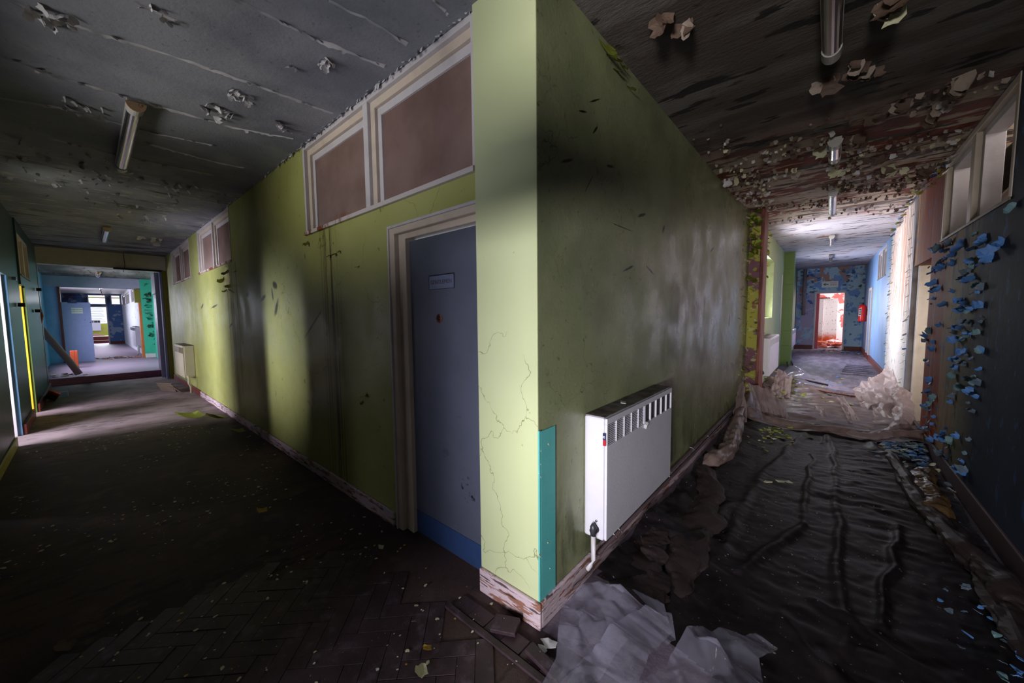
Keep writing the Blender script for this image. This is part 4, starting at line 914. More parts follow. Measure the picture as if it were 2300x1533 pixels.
for (cx_, cy_, r, n, s0, s1) in ((-2.22, 1.0, .045, 12, .02, .045), (-2.95, .74, .06, 16, .02, .045), (-3.29, .69, .09, 14, .02, .05), (-3.18, 1.07, .07, 12, .03, .055), (-2.41, .88, .03, 5, .02, .03), (-2.85, .0, .07, 12, .02, .06), (-3.9, .1, .12, 12, .02, .04), (-2.45, .3, .05, 5, .02, .04), (-5.3, .1, .4, 26, .02, .05), (-5.6, .45, .4, 26, .02, .05), (-6.6, .3, .6, 22, .02, .05), (-7.6, .7, .4, 12, .03, .06), (-6.0, -.2, .4, 18, .02, .05), (-9.3, .85, .2, 8, .05, .12), (-5.5, 1.0, .3, 12, .02, .04)):
    for _ in range(n):
        x_, y_ = cx_ + U(-r, r), cy_ + U(-r, r)
        if y_ > 1.26 or y_ < -.56: continue
        pl.append(((x_, y_, CZ - .001), Rz(U(0, 6.28)) @ Rx(U(-.9, -.2)), U(s0, s1), random.randrange(10)))
x = -1.15
while x > -12:     # ragged edge where ceiling meets the green wall
    pl.append(((x, YG - U(.004, .03), CZ - .002), Rz(PI + U(-.6, .6)) @ Rx(U(-1.0, -.3)), U(.012, .034), random.randrange(10))); x -= U(.012, .05) * (1 if x > -4 else 3)
list(scatter('paint_flake', FW, pl, ce_l, 300, 'small_flakes'))
# --- right ceiling
FR = [flake_mesh('paint_flake', m, U(.6, 1.4), 20 + k) for k, m in enumerate([F_white, F_brown, F_brown, F_grey, F_brown, F_grey, F_grey, F_cream])]
def cz_r(y):
    for (a, za), (b, zb) in zip(prof, prof[1:]):
        if a <= y <= b: return za + (zb - za) * (y - a) / (b - a)
    return 3.05
pl = []
for _ in range(1500):
    y = random.triangular(3.0, 8.6, 5.2); x = U(-.9, .8)
    if noise.noise(Vector((x * 1.6, y * 2.2, 4))) < -.08: continue
    pl.append(((x, y, cz_r(y) - .002), Rz(U(-.9, .9) + (PI if random.random() < .3 else 0)) @ Rx(U(-1.3, -.3)), U(.014, .048) * (1.6 if random.random() < .06 else 1), random.randrange(8)))
for (x_, y_, s) in ((.52, 4.15, .10), (.01, 5.06, .09), (.69, 5.55, .12), (.54, 3.96, .09), (-.08, 3.03, .10), (.05, 3.1, .08), (.15, 3.12, .07), (-.85, 4.60, .13), (-.67, 1.92, .09), (-.6, 1.98, .07), (.15, 2.5, .10), (.2, 2.45, .09), (.4, 5.3, .11), (.1, 3.0, .07), (.3, 4.9, .09), (-.1, 4.25, .09), (.1, 4.2, .10), (-.3, 4.9, .07), (.35, 3.75, .12), (.6, 3.6, .12)):
    for _ in range(3): pl.append(((x_ + U(-.04, .04), y_ + U(-.04, .04), cz_r(y_) - .002), Rz(U(-.7, .7)) @ Rx(U(-1.2, -.3)), s * U(.6, 1.1), random.randrange(8)))
list(scatter('paint_flake', FR, pl, ce_r, 300, 'small_flakes'))
# --- right outer wall: blue flakes hanging.  frame: root up, chip hangs and curls towards -x
FB = [flake_mesh('paint_flake', m, U(.5, 1.2), 50 + k, jag=.5) for k, m in enumerate([F_blue, F_blue, F_bluegrey, F_teal, F_bluegrey, F_blue])]
# base: local x -> world y, local y -> world -z (down), local -z -> -x
WO = Matrix(((0, 0, 1), (1, 0, 0), (0, -1, 0)))
WO2 = Matrix(((0, -1, 0), (0, 0, -1), (1, 0, 0)))
pl = []
big = [(5.60, 2.06, .16), (4.72, 2.0, .13), (4.95, 1.86, .11), (4.38, 2.0, .05), (3.85, 1.84, .13), (3.95, 1.80, .10), (3.77, 1.87, .10), (5.61, 1.73, .12), (5.40, 1.66, .10), (4.26, 1.62, .07), (4.57, 1.45, .07), (4.95, 1.95, .12), (5.88, 1.17, .17), (4.0, 1.03, .05), (4.36, 1.14, .04), (3.63, 2.05, .08), (5.30, 1.85, .14), (5.15, 1.50, .09), (5.25, 1.30, .08), (4.4, 1.9, .06), (4.9, 1.6, .10), (6.0, 1.9, .03), (4.15, 1.95, .10), (5.5, 1.9, .12), (4.6, 1.7, .06)]
for k, (y, z, s) in enumerate(big): pl.append(((XO - .002, y, z), WO2 @ Rz(U(.5, 1.3)) @ Rx(U(-.6, .4)) @ Matrix.Diagonal((.62, 1.1, 1)), s * .78, [0, 5, 0, 3, 1, 5][k % 6]))
for _ in range(330):
    y = random.triangular(3.4, 5.95, 5.1); z = U(.15, 2.05)
    if noise.noise(Vector((y * 1.3, z * 1.1, 9))) < -.03 + (.18 if y < 4.6 else 0): continue
    pl.append(((XO - .002, y, z), (WO2 @ Rz(U(.1, 1.3)) @ Rx(U(-.3, .6)) if random.random() < .7 else WO @ Rz(U(-.9, .9)) @ Rx(U(-.8, -.05))), U(.018, .065), random.randrange(6)))
list(scatter('paint_flake', FB, pl, w_ro, 300, 'small_flakes'))
FG = [flake_mesh('paint_flake', m, U(.5, 1.2), 70 + k) for k, m in enumerate([F_green, F_dkgreen, F_green, F_cream])]
pl = []
for _ in range(90):   # cornice flakes above outer wall
    y = U(5.0, 10.8); xx = XO if y < 8 else .87
    xx = XO if y < 7 else XW(y); pl.append(((xx - .003, y, cz_r(y) - U(.01, .12)), WO @ Rz(U(-.6, .6)) @ Rx(U(-.9, -.2)), U(.03, .09), random.randrange(9)))
for _ in range(170):
    y = random.choice((U(7.05, 7.5), random.gauss(10.5, .35), random.gauss(10.6, .3))); xx = XW(y) if y < 10.9 else .97
    pl.append(((xx - .003, y, U(.1, 2.9)), WO @ Rz(U(-.9, .9)) @ Rx(U(-.6, -.1)) @ Matrix.Diagonal((.6, 1, 1)), U(.02, .055), random.randrange(9)))
list(scatter('paint_flake', FB[:2] + FG + [FW[0], FW[1], FW[2]], pl, w_ro2, 300, 'small_flakes'))
# --- olive wall and pier
WI = Matrix(((0, 0, -1), (-1, 0, 0), (0, -1, 0)))
WN = Matrix(((-1, 0, 0), (0, 0, 1), (0, -1, 0)))   # faces -y
pl = [((XR + .002, y, z), WI @ Rz(U(-.6, .6)) @ Rx(U(-.6, -.1)), s, 1) for (y, z, s) in ((1.83, 2.80, .10), (1.90, 2.79, .08), (1.97, 2.76, .05), (2.15, 2.74, .05), (2.05, 2.82, .05), (6.2, 2.3, .05), (6.45, 1.95, .16), (6.3, 1.5, .06), (6.4, .62, .13), (6.2, .95, .06), (5.9, 1.35, .05))]
for _ in range(50): pl.append(((XR + .002, U(6.0, 6.6), U(.1, 2.9)), WI @ Rz(U(-.6, .6)) @ Rx(U(-.7, -.1)), U(.02, .07), random.randrange(4)))
list(scatter('paint_flake', FG, pl, w_ri, 300))
pl = []
for _ in range(30): pl.append(((U(-1.0, -.80), 6.618, U(2.3, 2.95)), WN @ Rz(U(-.8, .8)) @ Rx(U(-.8, -.1)), U(.06, .16), random.randrange(3)))
for _ in range(45): pl.append(((U(-1.0, -.78), 6.618, U(.1, 2.3)), WN @ Rz(U(-.8, .8)) @ Rx(U(-.8, -.1)), U(.02, .06), random.randrange(4)))
list(scatter('paint_flake', FG, pl, w_pier, 300))
pl = []
for _ in range(60): pl.append(((XR + .003, U(7.1, 8.6), U(2.3, 2.95)), WI @ Rz(U(-.8, .8)) @ Rx(U(-.8, -.1)), U(.04, .12), random.randrange(4)))
for _ in range(30): pl.append(((XR + .003, U(7.1, 8.6), U(.9, 2.3)), WI @ Rz(U(-.8, .8)) @ Rx(U(-.8, -.1)), U(.03, .08), random.randrange(4)))
list(scatter('paint_flake', FG, pl, w_rf, 300))
pl = []
for _ in range(60): pl.append(((random.choice((U(-.85, -.3), U(.32, .95))), 18.29, U(2.2, 3.05)), WN @ Rz(U(-.8, .8)) @ Rx(U(-.8, -.1)), U(.05, .12), random.randrange(9)))
list(scatter('paint_flake', FB[:3] + [FW[0], FW[1]] + FB[3:], pl, w_re, 300))
# green wall: torn patch under second window, curls
pl = [((x, YG - .002, z), WN @ Rz(a) @ Rx(-.5), s, mi) for (x, z, s, a, mi) in ((-6.4, 1.95, .09, .8, 0), (-6.1, 2.05, .10, -.4, 1), (-6.05, 1.85, .07, -.8, 0), (-6.3, 1.80, .06, .5, 0), (-2.52, .86, .05, .3, 0), (-2.55, .80, .03, -.5, 1), (-5.7, 2.02, .05, .1, 1), (-2.55, 1.78, .03, 0, 0), (-3.40, 2.06, .05, -.6, 1), (-3.0, 1.91, .04, 0, 1), (-2.9, 1.91, .04, .3, 1), (-2.82, 1.92, .03, -.3, 1))]
list(scatter('paint_flake', FG, pl, w_li, 300))
# sea green column curls
FT = [flake_mesh('paint_flake', M_tealwall, 1.3, 90), flake_mesh('paint_flake', F_brown, 1.3, 91)]
WX = Matrix(((0, 0, -1), (1, 0, 0), (0, -1, 0)))
WX = Matrix(((0, 0, -1), (-1, 0, 0), (0, -1, 0)))
list(scatter('paint_flake', FT, [((-16.895, U(1.27, 1.43), U(.5, 2.6)), WX @ Rz(U(-1.5, 1.5)) @ Rx(-.6), U(.04, .11), random.randrange(2)) for _ in range(46)], tealw, 300))

# --- floor flakes as things
def floor_flakes(meshes, spots, label, group, z=0.004, flat=.3, lim=40):
    pl = [((x, y, z + dz), Rz(U(0, 6.28)) @ Rx(PI + U(-flat, flat)) @ Ry(U(-flat, flat)), s, mi) for (x, y, dz, s, mi) in spots]
    for o in scatter('paint_flake', meshes, pl, None, lim, 'paint_crumbs'):
        if o.get('kind') == 'stuff': tag(o, 'tiny crumbs among the ' + group, 'debris')
        else: tag(o, label, 'paint flake', group)
def flat_chip(nm, m, seed):
    rnd = random.Random(seed); n = 8; vs = [(0, 0, .04)]; 
    for k in range(n):
        r = rnd.uniform(.28, .55); a = 2 * PI * k / n + rnd.uniform(-.25, .25); vs.append((r * math.cos(a), r * .75 * math.sin(a), rnd.uniform(-.02, .10)))
    fs = [(0, 1 + k, 1 + (k + 1) % n) for k in range(n)]; N = len(vs); vs += [(x, y, z - .04) for x, y, z in vs[:N]]
    fs += [(N, N + 1 + (k + 1) % n, N + 1 + k) for k in range(n)] + [(1 + k, N + 1 + k, N + 1 + (k + 1) % n, 1 + (k + 1) % n) for k in range(n)]
    me = bpy.data.meshes.new(nm); me.from_pydata(vs, [], fs); me.materials.append(m); me.update(); return me
CH = [flat_chip('paint_flake', m, 5 + k) for k, m in enumerate([F_cream, F_cream, F_white, F_yellow, F_cream])]
sp = []
for _ in range(1100):
    x = U(-6.5, -.7); y = U(-.5, 1.22)
    if y < (x + 2.41) * .55 - .35: continue
    d = noise.noise(Vector((x * 1.2, y * 2, 2)))
    if d < -.1 + (.12 if x < -4 else 0): continue
    sp.append((x, y, .008, random.choice((.006, .008, .011, .015, .022)) * (1 if x > -3 else 1.3), random.randrange(5)))
pl_ = sp
floor_flakes(CH, sp, 'small pale paint chip scattered on the dark left corridor floor', 'paint chips on the left floor', .002, .12, 70)
for (x, y, s, m, lab) in ((-6.75, 1.01, .30, F_green, 'long lime paint curl lying near the green wall, furthest of three'), (-6.35, 1.19, .24, F_green, 'lime paint curl lying against green wall skirting, middle of three'), (-5.43, 1.20, .16, F_green, 'lime paint curl lying close to skirting, nearest of three'),
        (-1.155, .80, .055, F_cream, 'bright cream curled flake standing at the bottom centre of the photo'), (-1.24, .87, .04, F_yellow, 'yellowish flake on dark floor left of the bright cream flake'), (-2.41, -.12, .06, F_brown, 'dull brown flake on the dark floor at lower left'), (-2.0, 1.10, .035, F_cream, 'cream flake on dark floor in front of the slate blue door'), (-3.05, .78, .07, F_yellow, 'orange yellow flake in the middle of the dark floor')):
    o = bpy.data.objects.new('paint_curl', flake_mesh('paint_curl', m, 1.0, int(abs(x * 10)))); C.objects.link(o); o.location = (x, y, .012 + s * .12); o.scale = (s, s, s); o.rotation_euler = (PI + .25, .1, U(-1, 1)); tag(o, lab, 'paint flake')
for (x, y, s, lab) in ((-.845, 1.205, .085, 'large ragged white flake right at the corner foot'), (-.855, 1.165, .05, 'crumpled white flake below the large one at the corner'), (-.875, 1.13, .04, 'small creamy flake lowest by the corner foot'), (-.20, 3.65, .17, 'large cream flake on the dark sheet in right corridor'), (-.34, 3.60, .10, 'narrow cream flake beside the large one on the dark sheet'), (.53, 2.78, .07, 'white flake on the dark sheet at lower right')):
    o = bpy.data.objects.new('paint_flake', flat_chip('paint_flake', F_white if x > -.9 and y < 2 else F_cream, int(y * 100))); C.objects.link(o); o.location = (x, y, .022); o.scale = (s, s * 1.1, s * .6); o.rotation_euler = (U(-.1, .1), U(-.1, .1), U(0, 3)); tag(o, lab, 'paint flake')
# blue heap and green heaps
sp = []
for _ in range(420):
    t = random.random(); x = random.gauss(.62, .10); y = random.gauss(5.55, .45)
    if y > 5.9 or y < 4.3 or x > .79: continue
    sp.append((x, y, .02 + .05 * max(0, 1 - abs(x - .66) / .2) * random.random(), U(.03, .10), random.randrange(6)))
for _ in range(60): sp.append((U(.62, .79), U(2.9, 5.0), .01, U(.02, .06), random.randrange(6)))
for _ in range(26): sp.append((U(.45, .66), U(2.1, 2.8), .02, U(.02, .05), random.randrange(6)))
FBf = [flat_chip('paint_flake', m, 30 + k) for k, m in enumerate([F_blue, F_bluegrey, F_teal, F_blue, F_bluegrey, F_cream])]
floor_flakes(FBf, sp, 'curled blue or grey flake in the drift along the slate right wall', 'blue flakes fallen along the right wall', .03, .6, 80)
sp = []
for _ in range(190):
    x = random.gauss(-.52, .14); y = random.gauss(5.25, .35)
    if x > -.88: sp.append((x, y, .02, U(.03, .08), random.randrange(4)))
FGf = [flat_chip('paint_flake', m, 40 + k) for k, m in enumerate([F_green, F_dkgreen, F_green, F_cream])]
floor_flakes(FGf, sp, 'yellow green flake lying on the dark sheet in front of the peeled pier', 'green flakes in front of the pier', .02, .4)
sp = []
for _ in range(170):
    x = random.gauss(-.60, .14); y = random.gauss(8.3, .6)
    if x > -.9 and y > 7.1: sp.append((x, y, .03 + random.random() * .08, U(.05, .14), random.randrange(3)))
floor_flakes(FGf, sp, 'yellow green flake piled below the radiator beyond the pier', 'green flakes under the right corridor radiator', .02, .6)
sp = [(U(-.3, .9), U(16.5, 18.2), .01, U(.06, .14), random.randrange(6)) for _ in range(50)]
floor_flakes(FBf, sp, 'blue flake on the floor before the end doorway', 'blue flakes at the end doorway', .01, .3)
sp = [(U(-.75, .8), U(7.0, 10.5), .03, U(.03, .09), random.randrange(9)) for _ in range(150)]
floor_flakes(FBf + FGf[:3], sp, 'mixed flake on the pale sheeting under the bright right wall', 'flakes on the pale sheeting', .03, .3)
sp = [(U(-18, -17.2), U(.15, 1.1), .01, U(.06, .2), random.randrange(5)) for _ in range(50)] + [(U(-13.5, -12.8), U(-.6, -.1), .01, U(.06, .16), random.randrange(5)) for _ in range(20)]
floor_flakes([flat_chip('paint_flake', m, 60 + k) for k, m in enumerate([F_brown, M_wood, F_cream, M_orange, F_white])], sp, 'broken plaster scrap on the raised floor beyond the left portal', 'scraps on the raised floor', .155, .2)

# ------------------------------------------------------------------ plastic sheeting
def N3(x, y, z=0): return noise.noise(Vector((x, y, z)))
_fc = {}
def _h(i, j, sd):
    k = (i, j, sd)
    if k not in _fc: _fc[k] = random.Random(i * 73856093 ^ j * 19349663 ^ sd * 83492791).random()
    return _fc[k]
def facet(x, y, cell, sd=1):
    """piecewise flat random surface in -.5 .. .5, the planes of a crumpled film"""
    a = sd * 1.7; wx = .35 * N3(x / cell * .4, y / cell * .4, sd); wy = .35 * N3(x / cell * .4, y / cell * .4, sd + 9)
    u = (x * math.cos(a) + y * math.sin(a)) / cell + wx; v = (-x * math.sin(a) + y * math.cos(a)) / cell + wy
    i, j = math.floor(u), math.floor(v); fu, fv = u - i, v - j
    h00, h10, h01, h11 = _h(i, j, sd), _h(i + 1, j, sd), _h(i, j + 1, sd), _h(i + 1, j + 1, sd)
    if (i + j) % 2:
        z = h00 + fu * (h10 - h00) + fv * (h11 - h10) if fu > fv else h00 + fv * (h01 - h00) + fu * (h11 - h01)
    else:
        z = h00 + fu * (h10 - h00) + fv * (h01 - h00) if fu + fv < 1 else h11 + (1 - fu) * (h01 - h11) + (1 - fv) * (h10 - h11)
    return z - .5
def ridge(x, y, z=0): return 1 - abs(N3(x, y, z)) * 2
def seg_d(px, py, a, b):
    a = Vector(a); b = Vector(b); p = Vector((px, py)); ab = b - a; t = max(0, min(1, (p - a).dot(ab) / ab.length_squared)); return (p - (a + ab * t)).length, t
def sheet_grid(name, x0, x1, y0, y1, nx, ny, hf, m, label, keep=None):
    vs = []; fs = []; idx = {}
    for j in range(ny + 1):
        for i in range(nx + 1):
            x = x0 + (x1 - x0) * i / nx; y = y0 + (y1 - y0) * j / ny
            ex = .03 * N3(x * 4, y * 4, 7); vs.append((x + ex, y + .03 * N3(x * 5, y * 5, 17), hf(x, y)))
    for j in range(ny):
        for i in range(nx):
            x = x0 + (x1 - x0) * (i + .5) / nx; y = y0 + (y1 - y0) * (j + .5) / ny
            if keep and not keep(x, y): continue
            a = j * (nx + 1) + i; fs.append((a, a + 1, a + nx + 2, a + nx + 1))
    used = sorted({q for f in fs for q in f}); mp = {q: k for k, q in enumerate(used)}
    o = pyobj(name, [vs[q] for q in used], [tuple(mp[q] for q in f) for f in fs], m, None, True); tag(o, label, 'plastic sheet'); return o
FOLDS = [((-.14, 5.41), (-.39, 3.56), .022, .03), ((-.39, 3.56), (-.42, 2.1), .018, .03), ((.08, 5.5), (.11, 3.78), .02, .02), ((.11, 3.78), (.09, 1.8), .022, .025), ((.29, 5.66), (.54, 4.6), .028, .03), ((.54, 4.6), (.60, 3.4), .03, .035),
         ((-.06, 4.6), (-.08, 3.0), .02, .02), ((-.08, 3.0), (-.30, 2.2), .028, .03), ((.40, 3.3), (.22, 2.2), .028, .02), ((.0, 2.2), (.5, 1.9), .025, .03), ((-.1, 2.0), (.3, 1.5), .025, .03), ((.1, 5.6), (.0, 5.0), .02, .02), ((-.6, 2.2), (-.45, 3.0), .04, .04)]
def h_dark(x, y):
    z = .012
    for a, b, hh, ww in FOLDS:
        d, t = seg_d(x + .02 * N3(x * 3, y * 3), y, a, b)
        z += hh * math.exp(-(d / ww) ** 2) * (.6 + .4 * math.sin(t * PI))
    m_ = max(0, min(1, .25 + 1.9 * N3(x * .9, y * .7, 5)))
    z += .030 * (.5 + facet(x * .8, y * 1.1, .40, 3)) * .5
    z += m_ * (.034 * (.5 + facet(x * .55, y * 1.5, .17, 5)) + .016 * (.5 + facet(x * .6, y * 1.6, .07, 8))) + .003 * N3(x * 22, y * 22)
    left = max(0, (-.45 - x) / .4)
    z += left * .06 * (.5 + facet(x, y, .14, 12))
    return max(z, .004)
sheet_grid('plastic_sheet', -.86, .76, 1.30, 5.55, 150, 330, h_dark, P_dark, 'dark dusty creased sheet covering the floor of the right corridor', lambda x, y: y > 1.44 + .3 * max(0, (-.1 - x)) - .0 + .06 * N3(x * 5, 0, 3) - .1 * (x > .1))
def h_mid(x, y):
    r = ridge(x * 1.0 + .8 * N3(x, y, 3), y * 5.5 + 2.0 * N3(x * 1.1, y * .8, 9), 4)
    z = .012 + .05 * (.5 + facet(x * .4, y * 1.0, .20, 31)) + .025 * (.5 + facet(x * .5, y, .09, 33)) + .012 * max(0, r) ** 2
    z += .06 * math.exp(-((y - 5.5 - .25 * x * x + .05 * N3(x * 3, 1)) / .05) ** 2)
    z += .22 * max(0, (x - .45)) * (.6 + facet(x, y, .15, 35)) + .30 * max(0, -.55 - x) * (.6 + facet(x, y, .15, 36))
    return max(z, .006)
sheet_grid('plastic_sheet', -.86, .84, 5.35, 8.9, 120, 230, h_mid, P_mid, 'pale brown crumpled sheet beyond the dark one in the right corridor', lambda x, y: y < 8.6 + .4 * N3(x * 2, 0, 1) - .3 * x)
def h_far(x, y): return .02 + .05 * max(0, ridge(x * 2, y * 1.5, 3)) ** 2 + .10 * math.exp(-((x + .5) / .25) ** 2) * max(0, ridge(x * 3, y, 8))
sheet_grid('plastic_sheet', -.72, .35, 8.7, 11.4, 60, 80, h_far, P_clear, 'clear sheet lying beyond the pale one near the far radiator', lambda x, y: y < 11.3 - 2.2 * (x + .7) + .3 * N3(x * 4, y))

def poly_sheet(name, outline, hf, m, label, step=.0075):
    bm = bmesh.new(); vs = [bm.verts.new((x, y, 0)) for x, y in outline]; f = bm.faces.new(vs)
    xs = [p[0] for p in outline]; ys = [p[1] for p in outline]
    x = min(xs) + step
    while x < max(xs):
        bmesh.ops.bisect_plane(bm, geom=bm.verts[:] + bm.edges[:] + bm.faces[:], plane_co=(x, 0, 0), plane_no=(1, 0.15, 0)); x += step
    y = min(ys) + step
    while y < max(ys):
        bmesh.ops.bisect_plane(bm, geom=bm.verts[:] + bm.edges[:] + bm.faces[:], plane_co=(0, y, 0), plane_no=(.15, 1, 0)); y += step
    bmesh.ops.triangulate(bm, faces=bm.faces[:])
    for v in bm.verts: v.co.z = max(.006, hf(v.co.x, v.co.y))
    bmesh.ops.recalc_face_normals(bm, faces=bm.faces)
    o = finish(name, bm, m, None, True); tag(o, label, 'plastic sheet'); return o
def crumple(seed, amp, base, fr=5.0):
    def f(x, y):
        return base + amp * (.55 + 1.0 * facet(x, y, .62 / fr * 1.3, seed) + .50 * facet(x, y, .38 / fr, seed + 20) + .18 * facet(x, y, .22 / fr, seed + 40))
    return f
fA = crumple(1, .12, .015, 5.5); fA2 = crumple(2, .09, .07, 6); fB = crumple(3, .13, .015, 5)
def tent(f, c, r, hgt):
    return lambda x, y: f(x, y) + hgt * max(0, 1 - math.hypot((x - c[0]) / r[0], (y - c[1]) / r[1]))
poly_sheet('plastic_sheet', [(-.90, 1.39), (-.82, 1.52), (-.71, 1.63), (-.60, 1.72), (-.53, 1.66), (-.45, 1.56), (-.47, 1.45), (-.55, 1.33), (-.60, 1.19), (-.62, 1.03), (-.74, 1.0), (-.76, 1.13), (-.82, 1.25)], tent(fA, (-.68, 1.42), (.3, .3), .05), P_clear, 'clear crumpled glinting sheet beside the foot of the green corner')
poly_sheet('plastic_sheet', [(-.70, 1.00), (-.66, 1.18), (-.62, 1.38), (-.56, 1.53), (-.46, 1.56), (-.41, 1.46), (-.46, 1.30), (-.44, 1.12), (-.50, 1.02)], tent(fA2, (-.55, 1.35), (.2, .3), .05), P_clear, 'folded over flap of clear sheet in front of the dark floor at bottom centre')
poly_sheet('plastic_sheet', [(-.47, 1.15), (-.42, 1.42), (-.38, 1.56), (-.30, 1.67), (-.18, 1.76), (-.10, 1.73), (-.15, 1.62), (-.12, 1.54), (-.02, 1.60), (.03, 1.52), (-.12, 1.36)], tent(fB, (-.3, 1.5), (.25, .3), .05), P_clear, 'crumpled clear sheet at the bottom edge right of centre')
fC = crumple(7, .06, .02, 4)
poly_sheet('plastic_sheet', [(-.46, 1.50), (-.55, 1.75), (-.68, 2.0), (-.80, 2.35), (-.84, 2.0), (-.86, 1.65), (-.62, 1.60)], fC, P_brown, 'brownish clear sheet lying along the skirting under the near radiator', .02)

def ribbon(name, path, width, hgt, m, label, seed=1, n=120, tw=0.0):
    """flattened crumpled roll following a path of (x,y,z)"""
    pts = [Vector(p) for p in path]; out = []
    tot = len(pts) - 1
    for k in range(n + 1):
        t = k / n * tot; i = min(int(t), tot - 1); u = t - i
        p0 = pts[max(i - 1, 0)]; p1 = pts[i]; p2 = pts[i + 1]; p3 = pts[min(i + 2, tot)]
        out.append(.5 * ((2 * p1) + (-p0 + p2) * u + (2 * p0 - 5 * p1 + 4 * p2 - p3) * u * u + (-p0 + 3 * p1 - 3 * p2 + p3) * u ** 3))
    seg = 26; vs = []; fs = []
    for k, p in enumerate(out):
        t = (out[min(k + 1, n)] - out[max(k - 1, 0)]).normalized(); sd = t.cross(Vector((0, 0, 1))).normalized(); upv = sd.cross(t)
        fade = min(1, .25 + min(k, n - k) / (n * .12)); wv = width(k / n) if callable(width) else width
        for s in range(seg):
            a = 2 * PI * s / seg + tw * k / n
            r = 1 + .30 * N3(p.x * 4 + seed, p.y * 4, math.cos(a) * 1.2) + .65 * facet(a * .16 + .1 * math.sin(k * .15), k * 2.6 / n, .21, seed) + .35 * facet(a * .16, k * 2.6 / n, .08, seed + 3)
            vs.append(p + sd * math.cos(a) * wv * .5 * r * fade + upv * math.sin(a) * hgt * .5 * r * fade)
        if k:
            for s in range(seg): a0 = (k - 1) * seg; fs.append((a0 + s, a0 + (s + 1) % seg, k * seg + (s + 1) % seg, k * seg + s))
    vs = [(v.x, v.y, max(v.z, .012)) for v in vs]
    fs.append(tuple(range(seg - 1, -1, -1))); fs.append(tuple(n * seg + s for s in range(seg)))
    o = pyobj(name, vs, fs, m, None, False); tag(o, label, 'plastic sheet'); return o
ribbon('sheet_roll', [(-.86, 6.5, .20), (-.82, 5.6, .12), (-.74, 4.6, .07), (-.70, 4.0, .07), (-.78, 3.5, .07)], lambda t: .14, .13, P_mid, 'twisted pale roll of sheet running from pier foot along the olive wall', 3)
ribbon('sheet_roll', [(-.80, 3.55, .07), (-.64, 3.1, .05), (-.58, 2.6, .05), (-.55, 2.1, .05), (-.50, 1.8, .04)], lambda t: .12 + .08 * math.sin(t * PI), .05, P_brown, 'brown flattened fold of sheet curving beside the near radiator', 6)
ribbon('sheet_roll', [(-.85, 2.5, .05), (-.75, 2.2, .06), (-.66, 1.9, .06), (-.58, 1.65, .06)], .15, .04, P_brown, 'brown wrinkled fold of sheet below the near radiator front', 9)
ribbon('sheet_roll', [(.50, 5.1, .05), (.53, 4.4, .06), (.56, 3.8, .06), (.62, 3.3, .07), (.70, 2.9, .07), (.76, 2.65, .06)], lambda t: .09 + .05 * t, .09, P_brown, 'long brown roll of sheet running down the right side of the dark floor', 12, 200)
ribbon('sheet_roll', [(.62, 3.9, .04), (.66, 3.3, .05), (.68, 2.8, .05), (.66, 2.3, .05)], .12, .05, P_brown, 'lower brown fold beside the long roll at right edge', 15)
ribbon('sheet_roll', [(.10, 5.55, .05), (.35, 5.45, .06), (.60, 5.7, .08), (.72, 6.2, .12), (.76, 6.7, .25), (.77, 6.9, .42)], lambda t: .12 + .05 * t, .14, P_pink, 'thick pinkish roll of sheet climbing the foot of the stained right wall', 18)
ribbon('sheet_roll', [(-.80, 6.3, .06), (-.5, 5.75, .05), (-.1, 5.6, .05), (.3, 5.55, .05)], .10, .07, P_mid, 'low roll of sheet across the corridor in front of the pier', 21)
ribbon('sheet_roll', [(.70, 4.7, .03), (.62, 4.3, .05), (.64, 3.9, .08), (.60, 3.6, .05)], .13, .12, P_tape, 'amber tinted crumple of sheet below the blue flake drift', 24)
def flap(name, tri, m, label, amp=.03, n=40):
    """creased standing flap spanned over four corners"""
    a, b, c, d = [Vector(t) for t in tri]; vs = []; fs = []
    nrm = (b - a).cross(d - a).normalized()
    for j in range(n + 1):
        for i in range(n + 1):
            u, v = i / n, j / n; p = a.lerp(b, u).lerp(d.lerp(c, u), v)
            q = 1.3 * facet(u * .45 + p.x, v * .30 + p.y, .13, 41) + .25 * facet(u * .5 + p.x, v * .25, .07, 43); e = .05 * facet(u * .5 + v * .5 + p.x, v * .6, .11, 47); vs.append(p + nrm * amp * q * 1.6 + (b - a) * e)
    for j in range(n):
        for i in range(n): k = j * (n + 1) + i; fs.append((k, k + 1, k + n + 2, k + n + 1))
    vs = [(v.x, v.y, max(v.z, .01)) for v in vs]
    o = pyobj(name, vs, fs, m, None, False); tag(o, label, 'plastic sheet'); return o
flap('sheet_flap', [(-.80, 6.4, .33), (-.60, 6.25, .34), (-.33, 5.65, .04), (-.60, 5.8, .02)], P_pink, 'milky pointed flap of sheet standing at the foot of the pier', .05)
flap('sheet_flap', [(-.60, 6.4, .30), (-.42, 6.3, .18), (-.27, 5.55, .02), (-.45, 5.7, .03)], P_pink, 'second milky flap leaning over the pale sheet right of the pier', .03)
flap('sheet_flap', [(.16, 7.6, .08), (.24, 7.4, .13), (.40, 6.0, .02), (.26, 6.0, .06)], P_pink, 'narrow milky sliver of sheet in the middle of the corridor', .03)
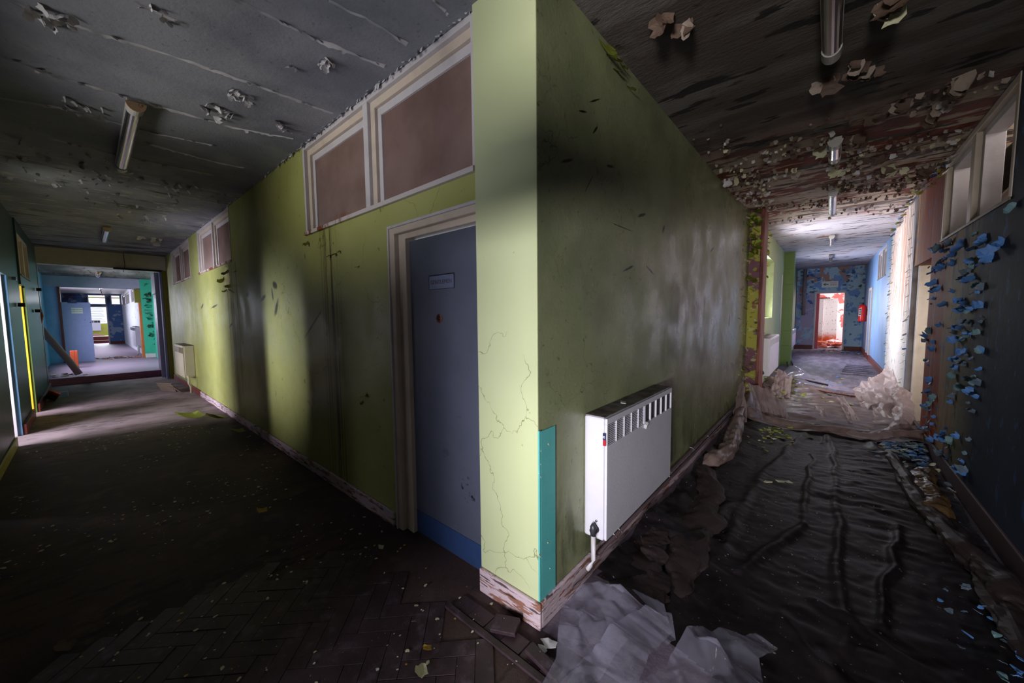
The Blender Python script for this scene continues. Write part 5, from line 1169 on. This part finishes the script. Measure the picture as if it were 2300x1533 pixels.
flap('sheet_flap', [(-.10, 6.8, .05), (-.02, 6.7, .10), (.10, 6.0, .02), (.02, 6.0, .02)], P_pink, 'smaller milky sliver of sheet left of the narrow one', .02)
flap('sheet_flap', [(-.92, 6.3, .50), (-.84, 5.9, .40), (-.70, 5.2, .02), (-.88, 5.3, .06)], P_pink, 'grey milky drape of sheet hanging at the end of olive wall', .03)
flap('sheet_flap', [(-.84, 6.2, .42), (-.78, 6.1, .40), (-.52, 5.4, .02), (-.66, 5.4, .04)], P_clear, 'clear drape of sheet between pier and green flakes', .03)
flap('sheet_flap', [(.40, 8.6, .10), (.84, 8.9, .45), (.82, 7.0, .25), (.42, 7.0, .04)], P_pink, 'bright heap of white sheet under the flaking right wall', .07, 56)
flap('sheet_flap', [(.55, 7.4, .12), (.84, 7.3, .38), (.80, 6.2, .10), (.50, 6.2, .03)], P_pink, 'bright drape of white sheet in front of the right doorway', .06, 50)
flap('sheet_flap', [(-.70, 8.7, .30), (-.45, 8.4, .25), (-.40, 7.2, .03), (-.68, 7.2, .06)], P_pink, 'pale sheet bulge below the radiator beyond the pier', .05, 44)
tm = tube('broken_lath', [(.05, 9.0, .05), (-.45, 9.4, .08)], .018, M_dark, None, 6); tag(tm, 'thin dark lath lying on the sheet beyond the pier', 'lath')
tm = tube('broken_lath', [(-.1, 8.2, .07), (.38, 7.9, .07)], .014, M_wood, None, 6); tag(tm, 'thin brown lath lying across the pale sheet', 'lath')
for k, (y0, dx) in enumerate(((12.3, 0), (13.0, .04), (13.7, -.03))):
    o = tube('loose_pipe', [(-.70 + dx, y0 - .8, .03), (-.78 + dx, y0, .08 + .03 * k)], .02, M_darkpipe, None, 6); tag(o, ('nearest loose dark pipe by the green pilaster foot', 'middle loose dark pipe behind the green pilaster', 'furthest loose dark pipe under the slim radiator')[k], 'pipe')
for k in range(6):
    o = box('lifted_floor_strip', -.28, .28, -.05, .05, 0, .012, M_floor_r, fl_r, .001); o.location = (.55 + .03 * k, 11.2 + k * .38, .012); o.rotation_euler = (.22, .03, U(-.05, .05))
